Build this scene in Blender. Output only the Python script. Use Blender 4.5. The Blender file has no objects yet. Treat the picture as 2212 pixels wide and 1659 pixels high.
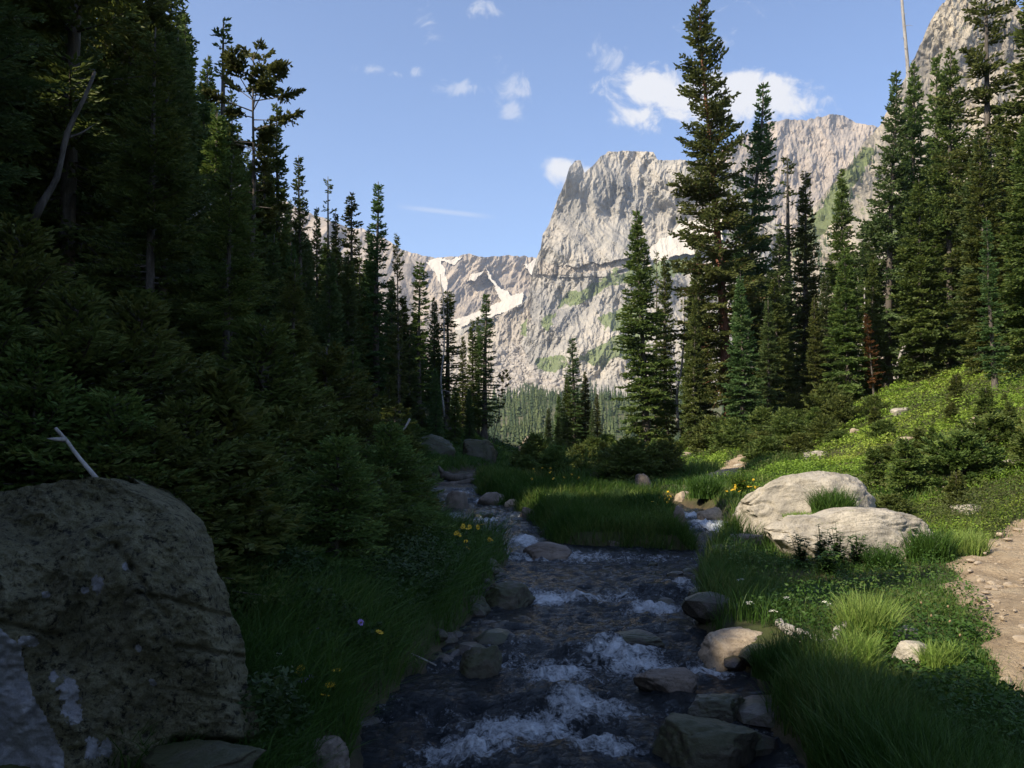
import bpy, bmesh, math, random
import numpy as np
from mathutils import Vector, Matrix
R = math.radians
scene = bpy.context.scene
COL = scene.collection
# ------------------------------------------------------------------ camera, light, exposure
PITCH = 4.0
CAMP = np.array([0.0, 0.0, 1.7])
WD, HD, FD = 2212.0, 1659.0, 1841.0            # the photograph in the units used below
cam = bpy.data.cameras.new('camera'); camo = bpy.data.objects.new('camera', cam); COL.objects.link(camo)
camo.location = CAMP; camo.rotation_euler = (R(90 + PITCH), 0, 0)
cam.sensor_fit = 'HORIZONTAL'; cam.sensor_width = 36.0; cam.lens = 36.0 * FD / WD
cam.clip_start = 0.05; cam.clip_end = 20000
scene.camera = camo
scene.view_settings.view_transform = 'Standard'; scene.view_settings.look = 'None'
scene.view_settings.exposure = 0.76; scene.view_settings.gamma = 1.0
scene.cycles.max_bounces = 5; scene.cycles.diffuse_bounces = 3; scene.cycles.glossy_bounces = 3
scene.cycles.transmission_bounces = 3; scene.cycles.transparent_max_bounces = 6; scene.cycles.volume_bounces = 0
scene.cycles.caustics_reflective = False; scene.cycles.caustics_refractive = False
scene.cycles.sample_clamp_indirect = 4.0

HAZE = 0.0001
SUN_EL, SUN_BEHIND = 40.0, 33.0                # sun on the left, a little behind the camera
tosun = np.array([-math.cos(R(SUN_BEHIND)) * math.cos(R(SUN_EL)), -math.sin(R(SUN_BEHIND)) * math.cos(R(SUN_EL)), math.sin(R(SUN_EL))])
sl = bpy.data.lights.new('sun', 'SUN'); sl.energy = 5.0; sl.angle = R(0.5); sl.color = (1.0, 0.89, 0.71)
so = bpy.data.objects.new('sun', sl); COL.objects.link(so)
so.rotation_euler = Vector(tosun).to_track_quat('Z', 'Y').to_euler()

def nd(nt, typ, **kw):
    n = nt.nodes.new(typ)
    for k, v in kw.items():
        if k.startswith('i_'):
            key = k[2:]
            n.inputs[int(key) if key.isdigit() else key.replace('_', ' ')].default_value = v
        else:
            setattr(n, k, v)
    return n

def mth(nt, op, a, b=None, c=None, clamp=False):
    n = nt.nodes.new('ShaderNodeMath'); n.operation = op; n.use_clamp = clamp
    for i, v in enumerate((a, b, c)):
        if v is None: continue
        if isinstance(v, (int, float)): n.inputs[i].default_value = v
        else: nt.links.new(v, n.inputs[i])
    return n.outputs[0]

def ramp(nt, fac, stops, interp='LINEAR'):
    n = nt.nodes.new('ShaderNodeValToRGB'); n.color_ramp.interpolation = interp
    e = n.color_ramp.elements
    while len(e) < len(stops): e.new(0.5)
    for i, (p, c) in enumerate(stops):
        e[i].position = p
        e[i].color = (c, c, c, 1) if isinstance(c, (int, float)) else (*c, 1)
    nt.links.new(fac, n.inputs[0]); return n.outputs[0]

def mixc(nt, fac, a, b, typ='MIX'):
    n = nt.nodes.new('ShaderNodeMix'); n.data_type = 'RGBA'; n.blend_type = typ
    for s, v in ((n.inputs[0], fac), (n.inputs[6], a), (n.inputs[7], b)):
        if isinstance(v, (int, float)): s.default_value = v
        elif isinstance(v, tuple): s.default_value = (*v, 1)
        else: nt.links.new(v, s)
    return n.outputs[2]

# ---- sky: Nishita plus a few thin clouds
W = bpy.data.worlds.new('World'); scene.world = W; W.use_nodes = True
nt = W.node_tree; nt.nodes.clear(); L = nt.links.new
out = nd(nt, 'ShaderNodeOutputWorld'); bg = nd(nt, 'ShaderNodeBackground'); L(bg.outputs[0], out.inputs[0])
SKY_S = 0.126
bg.inputs[1].default_value = SKY_S
sky = nd(nt, 'ShaderNodeTexSky', sky_type='NISHITA', sun_disc=False, sun_elevation=R(SUN_EL), sun_rotation=R(270 - SUN_BEHIND), altitude=800, air_density=1.0, dust_density=1.2, ozone_density=1.6)
tc = nd(nt, 'ShaderNodeTexCoord'); sep = nd(nt, 'ShaderNodeSeparateXYZ'); L(tc.outputs['Generated'], sep.inputs[0])
yy = mth(nt, 'MAXIMUM', sep.outputs[1], 0.02)
gx = mth(nt, 'DIVIDE', sep.outputs[0], yy); gz = mth(nt, 'DIVIDE', sep.outputs[2], yy)
cb = nd(nt, 'ShaderNodeCombineXYZ'); L(gx, cb.inputs[0]); L(gz, cb.inputs[1])
def wnoise(sc, det, rough, off, dist=0.0):
    mp = nd(nt, 'ShaderNodeMapping'); mp.inputs[1].default_value = off; L(cb.outputs[0], mp.inputs[0])
    n = nd(nt, 'ShaderNodeTexNoise'); n.inputs['Scale'].default_value = sc; n.inputs['Detail'].default_value = det
    n.inputs['Roughness'].default_value = rough; n.inputs['Distortion'].default_value = dist
    L(mp.outputs[0], n.inputs['Vector']); return n.outputs[0]
def tanxy(px, py):
    rx = (px - WD / 2) / FD; ry = (HD / 2 - py) / FD
    y = math.cos(R(PITCH)) - ry * math.sin(R(PITCH)); z = math.sin(R(PITCH)) + ry * math.cos(R(PITCH))
    return rx / y, z / y
n1 = wnoise(26, 10, 0.62, (3.1, 0.4, 0), 0.4); n2 = wnoise(22, 8, 0.65, (8.1, 2.4, 0), 1.0)
BL = [(1400, 190, 95, 50, 1.25, 0), (1475, 210, 85, 48, 1.2, 0), (1610, 205, 120, 62, 1.3, 0), (1690, 230, 75, 36, 1.0, 0), (1560, 250, 75, 45, .8, 0), (1390, 250, 50, 35, .7, 0), (1225, 365, 50, 36, 1.2, 0),
      (1105, 190, 42, 45, .8, 1), (1110, 235, 26, 40, .8, 1), (803, 152, 34, 20, .85, 1), (850, 162, 24, 12, .55, 1), (893, 157, 20, 14, .6, 1),
      (1000, 190, 62, 18, .6, 1), (1045, 18, 32, 18, .6, 1), (925, 45, 30, 45, .4, 1), (1790, 212, 40, 22, .55, 1), (1560, 90, 70, 60, .35, 1), (1330, 130, 40, 30, .35, 1)]
def blobs(kind, noise, amp):
    cur = None
    for (px, py, a, b, s, k) in BL:
        if k != kind: continue
        cx, cz = tanxy(px, py)
        u = mth(nt, 'MULTIPLY', mth(nt, 'SUBTRACT', gx, cx), FD / a); v = mth(nt, 'MULTIPLY', mth(nt, 'SUBTRACT', gz, cz), FD / b)
        r = mth(nt, 'SQRT', mth(nt, 'ADD', mth(nt, 'MULTIPLY', u, u), mth(nt, 'MULTIPLY', v, v)))
        e = mth(nt, 'MULTIPLY', mth(nt, 'SUBTRACT', 1.25, r), s)
        cur = e if cur is None else mth(nt, 'MAXIMUM', cur, e)
    cur = mth(nt, 'MAXIMUM', cur, -0.9)
    return mth(nt, 'ADD', cur, mth(nt, 'MULTIPLY', mth(nt, 'SUBTRACT', noise, 0.5), amp))
c1 = ramp(nt, blobs(0, n1, 3.4), [(0.05, 0.0), (0.9, 0.95)], 'EASE')
c2 = mth(nt, 'MULTIPLY', ramp(nt, blobs(1, n2, 4.0), [(0.1, 0.0), (1.0, 0.75)], 'EASE'), 0.6)
# old contrail, thin and straight
ax, az = tanxy(850, 445); bx, bz = tanxy(1075, 470)
sl_ = (bz - az) / (bx - ax)
dz = mth(nt, 'ABSOLUTE', mth(nt, 'SUBTRACT', mth(nt, 'SUBTRACT', gz, az), mth(nt, 'MULTIPLY', mth(nt, 'SUBTRACT', gx, ax), sl_)))
ct = ramp(nt, mth(nt, 'MULTIPLY', dz, 190), [(0.0, 1.0), (0.9, 0.0)], 'EASE')
cw = mth(nt, 'MULTIPLY', ramp(nt, mth(nt, 'SUBTRACT', 1.0, mth(nt, 'MULTIPLY', mth(nt, 'ABSOLUTE', mth(nt, 'SUBTRACT', gx, (ax + bx) / 2)), 2 / (bx - ax))), [(0.0, 0.0), (0.6, 1.0)]), 0.3)
c3 = mth(nt, 'MULTIPLY', ct, cw)
alpha = mth(nt, 'MULTIPLY', mth(nt, 'MAXIMUM', mth(nt, 'MAXIMUM', c1, c2), c3), mth(nt, 'GREATER_THAN', sep.outputs[1], 0.03))
skyc = mixc(nt, 1.0, sky.outputs[0], (0.97, 0.97, 1.06), 'MULTIPLY')
cl = 0.58 / SKY_S
L(mixc(nt, alpha, skyc, (cl * .97, cl * .97, cl * 1.0)), bg.inputs[0])

# ------------------------------------------------------------------ numeric helpers
def hsh(ix, iy, iz, seed):
    h = (ix.astype(np.int64) * 374761393 + iy.astype(np.int64) * 668265263 + iz.astype(np.int64) * 2147483647 + seed * 1274126177) & 0xffffffff
    h = ((h ^ (h >> 13)) * 1274126177) & 0xffffffff
    h = ((h ^ (h >> 16)) * 2246822519) & 0xffffffff
    return ((h ^ (h >> 15)) & 0xffffff) / float(0xffffff)
def vnoise(x, y, z=0.0, seed=0):
    x, y, z = np.broadcast_arrays(np.asarray(x, float), np.asarray(y, float), np.asarray(z, float))
    fx, fy, fz = np.floor(x), np.floor(y), np.floor(z)
    tx, ty, tz = x - fx, y - fy, z - fz
    tx = tx * tx * (3 - 2 * tx); ty = ty * ty * (3 - 2 * ty); tz = tz * tz * (3 - 2 * tz)
    r = 0
    for i in (0, 1):
        for j in (0, 1):
            for k in (0, 1):
                r = r + hsh(fx + i, fy + j, fz + k, seed) * (tx if i else 1 - tx) * (ty if j else 1 - ty) * (tz if k else 1 - tz)
    return r * 2 - 1
def fbm(x, y, z=0.0, oct=4, seed=0, gain=0.5, lac=2.03, ridged=False):
    a, f, s, t = 1.0, 1.0, 0.0, 0.0
    for o in range(oct):
        n = vnoise(np.asarray(x) * f, np.asarray(y) * f, np.asarray(z) * f, seed + 17 * o)
        s = s + a * ((1 - 2 * np.abs(n)) if ridged else n); t += a; a *= gain; f *= lac
    return s / t
def sstep(a, b, x):
    t = np.clip((np.asarray(x, float) - a) / (b - a), 0, 1); return t * t * (3 - 2 * t)
def inpoly(px, py, poly):
    r = np.zeros(np.shape(px), bool); n = len(poly)
    for i in range(n):
        x0, y0 = poly[i]; x1, y1 = poly[(i + 1) % n]
        c = ((y0 > py) != (y1 > py)) & (px < (x1 - x0) * (py - y0) / ((y1 - y0) if y1 != y0 else 1e-9) + x0)
        r ^= c
    return r
def ray(px, py):
    """direction with forward (y) component 1"""
    rx = (np.asarray(px, float) - WD / 2) / FD; ry = (HD / 2 - np.asarray(py, float)) / FD
    c, s = math.cos(R(PITCH)), math.sin(R(PITCH))
    y = c - ry * s; z = s + ry * c
    return rx / y, z / y
def at(px, py, Y):
    X, Z = ray(px, py); return np.array([X * Y, Y, CAMP[2] + Z * Y])
def proj(x, y, z):
    z = z - CAMP[2]; c, s = math.cos(R(PITCH)), math.sin(R(PITCH))
    d = y * c + z * s; u = -y * s + z * c
    return WD / 2 + FD * x / d, HD / 2 - FD * u / d

def mk(name, verts, faces, mat=None, parent=None, attrs=None, smooth=False, link=True):
    """faces: one int array or a list of int arrays (M,k)"""
    if not isinstance(faces, (list, tuple)): faces = [faces]
    faces = [np.asarray(f, np.int32) for f in faces if len(f)]
    me = bpy.data.meshes.new(name)
    verts = np.asarray(verts, np.float32)
    me.vertices.add(len(verts)); me.vertices.foreach_set('co', verts.ravel())
    tot = np.concatenate([np.full(len(f), f.shape[1], np.int32) for f in faces])
    lv = np.concatenate([f.ravel() for f in faces])
    me.loops.add(len(lv)); me.loops.foreach_set('vertex_index', lv)
    me.polygons.add(len(tot)); st = np.concatenate([[0], np.cumsum(tot)[:-1]]).astype(np.int32)
    me.polygons.foreach_set('loop_start', st); me.polygons.foreach_set('loop_total', tot)
    if smooth: me.polygons.foreach_set('use_smooth', np.ones(len(tot), bool))
    else: me.polygons.foreach_set('use_smooth', np.zeros(len(tot), bool))
    for k, v in (attrs or {}).items():
        a = me.attributes.new(k, 'FLOAT', 'POINT'); a.data.foreach_set('value', np.asarray(v, np.float32))
    me.update(calc_edges=True)
    if mat is not None: me.materials.append(mat)
    if not link: return me
    o = bpy.data.objects.new(name, me); COL.objects.link(o)
    if parent is not None: o.parent = parent
    return o
def tag(o, label=None, cat=None, group=None, kind=None):
    if label: o['label'] = label
    if cat: o['category'] = cat
    if group: o['group'] = group
    if kind: o['kind'] = kind
    return o
def empty(name, loc, rz=0.0, label=None, cat=None, group=None):
    o = bpy.data.objects.new(name, None); COL.objects.link(o)
    o.empty_display_size = 0.2; o.location = loc; o.rotation_euler = (0, 0, rz)
    return tag(o, label, cat, group)
def grid_faces(nr, nc):
    i = np.arange(nr - 1)[:, None] * nc + np.arange(nc - 1)[None, :]
    return np.stack([i, i + 1, i + nc + 1, i + nc], -1).reshape(-1, 4)
def tube(pts, rad, n=7, seed=0, rough=0.0, cap=True):
    """one tapered tube through pts -> verts, faces(list)"""
    pts = np.asarray(pts, float); rad = np.asarray(rad, float); m = len(pts)
    T = np.gradient(pts, axis=0); T /= np.linalg.norm(T, axis=1)[:, None] + 1e-9
    ref = np.array([0, 0, 1.0]) if abs(T[:, 2]).mean() < .8 else np.array([1.0, 0, 0])
    A = np.cross(T, ref); A /= np.linalg.norm(A, axis=1)[:, None] + 1e-9
    B = np.cross(T, A)
    an = np.arange(n) * 2 * math.pi / n
    rr = rad[:, None] * (1 + rough * vnoise(np.arange(m)[:, None] * .9, np.arange(n)[None, :] * 1.7, seed, seed))
    V = pts[:, None, :] + rr[..., None] * (np.cos(an)[None, :, None] * A[:, None, :] + np.sin(an)[None, :, None] * B[:, None, :])
    V = V.reshape(-1, 3)
    i = np.arange(m - 1)[:, None] * n; j = np.arange(n)[None, :]; j2 = (j + 1) % n
    F = np.stack([i + j, i + j2, i + n + j2, i + n + j], -1).reshape(-1, 4)
    fs = [F]
    if cap: fs.append(np.concatenate([np.stack([np.zeros(n - 2, int), np.arange(2, n), np.arange(1, n - 1)], -1), (m - 1) * n + np.stack([np.zeros(n - 2, int), np.arange(1, n - 1), np.arange(2, n)], -1)]))
    return V, fs
class MB:
    def __init__(s): s.v = []; s.f = {}; s.n = 0; s.a = []
    def add(s, V, fs, a=0.0):
        if not isinstance(fs, (list, tuple)): fs = [fs]
        for f in fs:
            f = np.asarray(f)
            if len(f): s.f.setdefault(f.shape[1], []).append(f + s.n)
        s.v.append(V); s.n += len(V); s.a.append(np.broadcast_to(a, (len(V),)))
    def tube(s, pts, rad, n=7, seed=0, rough=0.0, a=0.0): s.add(*tube(pts, rad, n, seed, rough), a)
    def build(s, name, mat, parent=None, smooth=False, link=True):
        return mk(name, np.concatenate(s.v), [np.concatenate(x) for x in s.f.values()], mat, parent, {'var': np.concatenate(s.a)}, smooth, link)

# ------------------------------------------------------------------ materials
def newmat(name):
    m = bpy.data.materials.new(name); m.use_nodes = True; nt = m.node_tree
    b = nt.nodes['Principled BSDF']; b.inputs['Specular IOR Level'].default_value = 0.25
    return m, nt, b
def mnoise(nt, sc, det=6, rough=.6, coord='Object', off=None, dist=0.0, scale3=None):
    tc = nd(nt, 'ShaderNodeTexCoord'); v = tc.outputs[coord]
    if off == 'random':
        oi = nd(nt, 'ShaderNodeObjectInfo'); va = nd(nt, 'ShaderNodeVectorMath', operation='MULTIPLY_ADD')
        va.inputs[1].default_value = (37, 53, 71)
        cx = nd(nt, 'ShaderNodeCombineXYZ')
        for i in range(3): nt.links.new(oi.outputs['Random'], cx.inputs[i])
        nt.links.new(cx.outputs[0], va.inputs[0]); nt.links.new(v, va.inputs[2]); v = va.outputs[0]
    if scale3:
        mp = nd(nt, 'ShaderNodeMapping'); mp.inputs[3].default_value = scale3; nt.links.new(v, mp.inputs[0]); v = mp.outputs[0]
    n = nd(nt, 'ShaderNodeTexNoise'); n.inputs['Scale'].default_value = sc; n.inputs['Detail'].default_value = det
    n.inputs['Roughness'].default_value = rough; n.inputs['Distortion'].default_value = dist
    nt.links.new(v, n.inputs['Vector']); return n.outputs[0]
def attr(nt, name):
    a = nd(nt, 'ShaderNodeAttribute'); a.attribute_name = name; return a.outputs['Fac']
def bump(nt, b, h, strength, dist=0.02):
    n = nd(nt, 'ShaderNodeBump'); n.inputs['Strength'].default_value = strength; n.inputs['Distance'].default_value = dist
    nt.links.new(h, n.inputs['Height']); nt.links.new(n.outputs[0], b.inputs['Normal'])
def leafmat(name, c0, c1, c2, trans=0.3, rough=.55, hue=.10, spec=.25):
    """foliage: per-leaf attribute var runs c0 -> c1 -> c2, random per object, a little light comes through"""
    m, nt, b = newmat(name)
    col = ramp(nt, attr(nt, 'var'), [(0.0, c0), (0.5, c1), (1.0, c2)])
    if hue:
        oi = nd(nt, 'ShaderNodeObjectInfo'); hs = nd(nt, 'ShaderNodeHueSaturation')
        nt.links.new(mth(nt, 'MULTIPLY_ADD', oi.outputs['Random'], hue * .5, .5 - hue * .25), hs.inputs['Hue'])
        nt.links.new(mth(nt, 'MULTIPLY_ADD', oi.outputs['Random'], .45, .78), hs.inputs['Value'])
        nt.links.new(col, hs.inputs['Color']); col = hs.outputs[0]
    nt.links.new(col, b.inputs['Base Color']); b.inputs['Roughness'].default_value = rough; b.inputs['Specular IOR Level'].default_value = spec
    if trans:
        tr = nd(nt, 'ShaderNodeBsdfTranslucent'); nt.links.new(col, tr.inputs[0])
        mx = nd(nt, 'ShaderNodeMixShader'); mx.inputs[0].default_value = trans
        nt.links.new(b.outputs[0], mx.inputs[1]); nt.links.new(tr.outputs[0], mx.inputs[2])
        nt.links.new(mx.outputs[0], nt.nodes['Material Output'].inputs[0])
    return m
def rockmat(name, base, dark, light, lichen=(.28, .30, .12), lich=.0, moss=.0, wet=.0, scale=6.0, patch=None, bmp=.5, strat=0.0):
    m, nt, b = newmat(name)
    n1 = mnoise(nt, scale, 8, .65, off='random'); n2 = mnoise(nt, scale * 5, 5, .7, off='random'); n3 = mnoise(nt, scale * .55, 4, .6, off='random', dist=.5)
    col = ramp(nt, n1, [(0.3, dark), (0.5, base), (0.72, light)])
    col = mixc(nt, ramp(nt, n2, [(0.55, 0.0), (.75, .55)]), col, tuple(x * .45 for x in dark))
    n5 = mnoise(nt, scale * 15, 3, .7, off='random')
    col = mixc(nt, ramp(nt, n5, [(.54, 0.0), (.62, .45)]), col, tuple(x * .5 for x in dark))
    col = mixc(nt, ramp(nt, n3, [(.5, 0.0), (.62, .4)]), col, dark)
    if lich:
        n4 = mnoise(nt, scale * 2.2, 6, .7, off='random')
        col = mixc(nt, ramp(nt, n4, [(1 - lich - .04, 0.0), (1 - lich + .06, .85)]), col, lichen)
    if patch:
        col = mixc(nt, ramp(nt, n3, [(.50, 0.0), (.515, 1.0)]), col, patch)
    if moss:
        ge = nd(nt, 'ShaderNodeNewGeometry'); sp = nd(nt, 'ShaderNodeSeparateXYZ'); nt.links.new(ge.outputs['Normal'], sp.inputs[0])
        f = mth(nt, 'MULTIPLY', ramp(nt, n3, [(.48 - moss * .2, 0.0), (.56 - moss * .1, 1.0)]), ramp(nt, sp.outputs[2], [(.0, .3), (.5, 1.0)]))
        col = mixc(nt, mth(nt, 'MULTIPLY', f, .8), col, (.036, .042, .011))
    nt.links.new(col, b.inputs['Base Color'])
    b.inputs['Roughness'].default_value = .85 - .6 * wet; b.inputs['Specular IOR Level'].default_value = .25 + .25 * wet
    hgt = mth(nt, 'ADD', n1, mth(nt, 'MULTIPLY', n2, .5))
    bump(nt, b, hgt, bmp, .05)
    return m
# ------------------------------------------------------------------ terrain shape
YT = [-40, -5, 0, 3, 4.4, 5.0, 5.9, 7.3, 9.2, 11.2, 12.0, 14.6, 17, 20, 25.6, 32, 40, 60, 90]
LE = [-3, -1.8, -1.2, -1.0, -.95, -.98, -.62, -.38, -.28, -.1, -.75, -1.3, -1.6, -2.0, -2.5, -1.5, .5, 4, 9]
RE = [-1, .8, 1.2, 1.3, 1.4, 1.45, 1.72, 1.58, 1.97, 2.75, .8, .55, .05, -.6, -1.1, -.2, 2, 6, 11]
CY = [11.0, 12.5, 14.6, 16.2, 17.5, 18.5, 20, 21.5, 22.5]
CX = [2.75, 2.95, 3.2, 3.3, 3.0, 2.3, 1.2, .2, -1.0]
TOEY = [-40, 0, 8, 12, 20, 28, 40, 60, 80]
TOE = [9, 8.2, 7.2, 6.3, 6.6, 7.0, 8.3, 11, 14]
STEPS = [(5.35, .07), (6.25, .06), (8.5, .05), (11.0, .04), (14.0, .07), (15.6, .05), (18.5, .1), (21, .08), (24.5, .06)]
def zwater(Y):
    Y = np.asarray(Y, float)
    z = .005 * np.clip(Y, -40, 30)
    for (y, s) in STEPS: z = z + s * sstep(y - .14, y + .12, Y)
    return z
def dstream(x, Y):
    """signed distance (m) to running water: negative in it"""
    Y = Y + .22 * vnoise(x * 1.6, Y * 1.6, 0, 8) + .1 * vnoise(x * 4, Y * 4, 0, 9)
    l = np.interp(Y, YT, LE); r = np.interp(Y, YT, RE)
    wob = .10 * vnoise(Y * 1.3, 3.3, 0, 5) + .05 * vnoise(Y * 4.1, 1.1, 0, 6)
    d1 = np.maximum(l + wob - x, x - r - wob)
    c = np.interp(Y, CY, CX); d2 = np.abs(x - c) - .5
    d2 = np.where((Y < 11.0) | (Y > 22.5), 9.0, d2)
    return np.minimum(d1, d2)
PATHP = np.array([(2.6, .5), (3.2, 3.5), (3.9, 5.2), (4.55, 6.8), (5.3, 8.4), (6.8, 10.2), (9.0, 11.2), (12, 11.8)])
PATHQ = np.array([(5.0, 20.5), (6.0, 23), (7.0, 26), (8.6, 30)])
def dpath(x, Y):
    def dist(PT):
        d = np.full(np.shape(x), 99.0)
        for a, b in zip(PT[:-1], PT[1:]):
            ab = b - a; t = np.clip(((x - a[0]) * ab[0] + (Y - a[1]) * ab[1]) / (ab @ ab), 0, 1)
            d = np.minimum(d, np.hypot(x - a[0] - t * ab[0], Y - a[1] - t * ab[1]))
        return d
    return np.minimum(dist(PATHP), dist(PATHQ) * 2.2)
def softplus(x, k): return k * np.logaddexp(0, x / k)
def height(x, Y, detail=True):
    x = np.asarray(x, float); Y = np.asarray(Y, float)
    zw = zwater(Y); d = dstream(x, Y)
    l = np.interp(Y, YT, LE); dl = np.maximum(l - x, 0)
    near = sstep(90, 45, Y)
    bank = -.30 + .30 * sstep(-.32, -.03, d) + .20 * sstep(-.06, .12, d)
    left = (.20 * np.clip(dl - .2, 0, 2.0) + .62 * softplus(dl - 2.2, .5) - .62 * softplus(-2.2 * np.ones(1), .5))
    left = 55 * (1 - np.exp(-np.maximum(left, 0) / 55))
    left = left * (.25 + .75 * sstep(64, 44, Y))
    toe = np.interp(Y, TOEY, TOE)
    right = .03 * np.clip(x - 2, 0, 20) + .33 * softplus(x - toe, .7)
    right = 26 * (1 - np.exp(-np.maximum(right, 0) / 26)) * (.3 + .7 * sstep(95, 50, Y))
    h = zw + bank + left + right
    if detail:
        off = sstep(.0, 1.2, d)
        h = h + off * (.10 * fbm(x * .5, Y * .5, 0, 3, 11) + .30 * sstep(2, 8, np.minimum(dl + np.maximum(x - toe, 0), 20)) * fbm(x * .22, Y * .22, 0, 3, 12))
        h = h + .03 * fbm(x * 2.2, Y * 2.2, 0, 3, 13)
    h = h + .42 * np.exp(-((x + 3.3) / 1.4) ** 2 - ((Y - 5.7) / 1.0) ** 2)
    pm = sstep(1.15, .5, dpath(x, Y)); h = h - pm * .10
    # the valley beyond: lower floor, then the wooded rise
    far = sstep(70, 130, Y)
    up = 34 * sstep(230, 620, Y) + 30 * sstep(120, 420, np.abs(x + .05 * Y)) + 1.5 * fbm(x * .02, Y * .02, 0, 3, 14)
    h = h * (1 - far) + far * (-2.0 + up)
    back = sstep(-25, -70, Y); h = h * (1 - back) + back * (.5 + .25 * np.abs(x))
    h = np.where((np.abs(x) > 60) & (Y < 130), np.minimum(h, 60), h)
    return h
def gz_(x, y): return float(height(np.array([x]), np.array([y]))[0])
def ground_px(px, py, ymin=3.0, ymax=70.0):
    """where the line of sight through a pixel of the photograph meets the ground"""
    X, Z = ray(px, py); Y = np.geomspace(ymin, ymax, 130)
    d = CAMP[2] + Z * Y - height(X * Y, Y)
    k = int(np.argmax(d < 0))
    if d[k] >= 0: k = len(Y) - 1
    y = Y[k] if k == 0 or d[k] >= 0 else Y[k - 1] + (Y[k] - Y[k - 1]) * d[k - 1] / (d[k - 1] - d[k])
    y = float(y); return np.array([X * y, y, gz_(X * y, y)])

M_ground, nt, b = newmat('ground')
g1 = mnoise(nt, .8, 8, .65); g2 = mnoise(nt, 9, 6, .7)
col = ramp(nt, g1, [(.3, (.035, .045, .016)), (.5, (.055, .065, .02)), (.7, (.09, .07, .04))])
col = mixc(nt, ramp(nt, g2, [(.5, 0.0), (.7, .6)]), col, (.06, .045, .028))
far = attr(nt, 'far'); bed = attr(nt, 'bed')
g3 = mnoise(nt, 5.5, 5, .6)
col = mixc(nt, bed, col, ramp(nt, g3, [(.35, (.02, .017, .013)), (.6, (.075, .055, .035))]))
col = mixc(nt, far, col, ramp(nt, mnoise(nt, .03, 6, .65), [(.4, (.05, .07, .025)), (.6, (.12, .11, .06))]))
L = nt.links.new; L(col, b.inputs['Base Color']); b.inputs['Roughness'].default_value = .95
bump(nt, b, g2, .6, .05)

def axis(n, k, a, c):
    u = np.linspace(-1, 1, n); return c + a * np.sinh(u * k) 
gxs = axis(640, 6.9, 5.0, 1.0); gys = axis(700, 6.9, 6.0, 9.5)
GX, GY = np.meshgrid(gxs, gys)
GZ = height(GX, GY)
d_ = dstream(GX, GY)
mk('ground', np.stack([GX, GY, GZ], -1).reshape(-1, 3), grid_faces(*GX.shape), M_ground, None,
   {'far': sstep(80, 130, GY).ravel(), 'bed': (sstep(.1, -.1, d_) * (GY < 60)).ravel()}, True)['kind'] = 'structure'

# ---- dirt trail on the right bank
M_dirt, nt, b = newmat('trail_dirt')
t1 = mnoise(nt, 2.2, 8, .7); t2 = mnoise(nt, 26, 6, .7)
col = ramp(nt, t1, [(.3, (.23, .17, .105)), (.5, (.42, .32, .21)), (.72, (.54, .44, .30))])
col = mixc(nt, ramp(nt, t2, [(.5, 0.0), (.68, .55)]), col, (.16, .11, .07))
nt.links.new(col, b.inputs['Base Color']); b.inputs['Roughness'].default_value = .95; bump(nt, b, mth(nt, 'ADD', t2, mth(nt, 'MULTIPLY', t1, .6)), 1.0, .06)
def lay_path(PT, wide=1.0):
    seg = np.concatenate([[0], np.cumsum(np.hypot(*np.diff(PT, axis=0).T))])
    ss = np.arange(0, seg[-1], .06)
    # smooth centre line
    pc = np.stack([np.interp(ss, seg, PT[:, 0]), np.interp(ss, seg, PT[:, 1])], -1)
    ker = np.hanning(41); ker /= ker.sum()
    pc = np.stack([np.convolve(np.pad(pc[:, i], 20, 'edge'), ker, 'valid') for i in (0, 1)], -1)
    tg = np.gradient(pc, axis=0); tg /= np.linalg.norm(tg, axis=1)[:, None]
    nm = np.stack([-tg[:, 1], tg[:, 0]], -1)
    us = np.linspace(-1.1, 1.1, 44) * wide
    PX = pc[:, None, 0] + nm[:, None, 0] * us; PY = pc[:, None, 1] + nm[:, None, 1] * us
    dd = dpath(PX, PY)
    PZ = height(PX, PY) + .085 * sstep(1.15, .5, dd) - .06 * sstep(.75, 1.05, np.abs(us) / wide + .22 * vnoise(PX * 2.5, PY * 2.5, 0, 32)) + .04 * fbm(PX * 4, PY * 4, 0, 5, 31, gain=.6) + .02
    mk('dirt_path', np.stack([PX, PY, PZ], -1).reshape(-1, 3), grid_faces(*PX.shape), M_dirt, None, None, True)['kind'] = 'structure'
    return pc, nm
lay_path(PATHQ, .45)
pc, nm = lay_path(PATHP)

# ------------------------------------------------------------------ water
M_water, nt, b = newmat('stream_water')
w1 = mnoise(nt, 1.6, 6, .65); w2 = mnoise(nt, 11, 6, .7, scale3=(1.0, .8, 1), dist=1.2); w3 = mnoise(nt, 42, 5, .75, dist=.5)
col = ramp(nt, w1, [(.35, (.006, .009, .012)), (.55, (.014, .018, .021)), (.8, (.026, .025, .021))])
fo = attr(nt, 'foam')
fm = ramp(nt, mth(nt, 'ADD', fo, mth(nt, 'ADD', mth(nt, 'MULTIPLY', mth(nt, 'SUBTRACT', w2, .5), 1.6), mth(nt, 'MULTIPLY', mth(nt, 'SUBTRACT', w3, .5), .9))), [(.46, 0.0), (1.25, 1.0)])
nt.links.new(mixc(nt, fm, col, (.62, .66, .70)), b.inputs['Base Color'])
nt.links.new(mth(nt, 'MULTIPLY_ADD', fm, .55, .07), b.inputs['Roughness']); b.inputs['IOR'].default_value = 1.33; b.inputs['Specular IOR Level'].default_value = .5
bump(nt, b, mth(nt, 'ADD', w2, mth(nt, 'MULTIPLY', w3, .4)), 1.0, .06)

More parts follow.
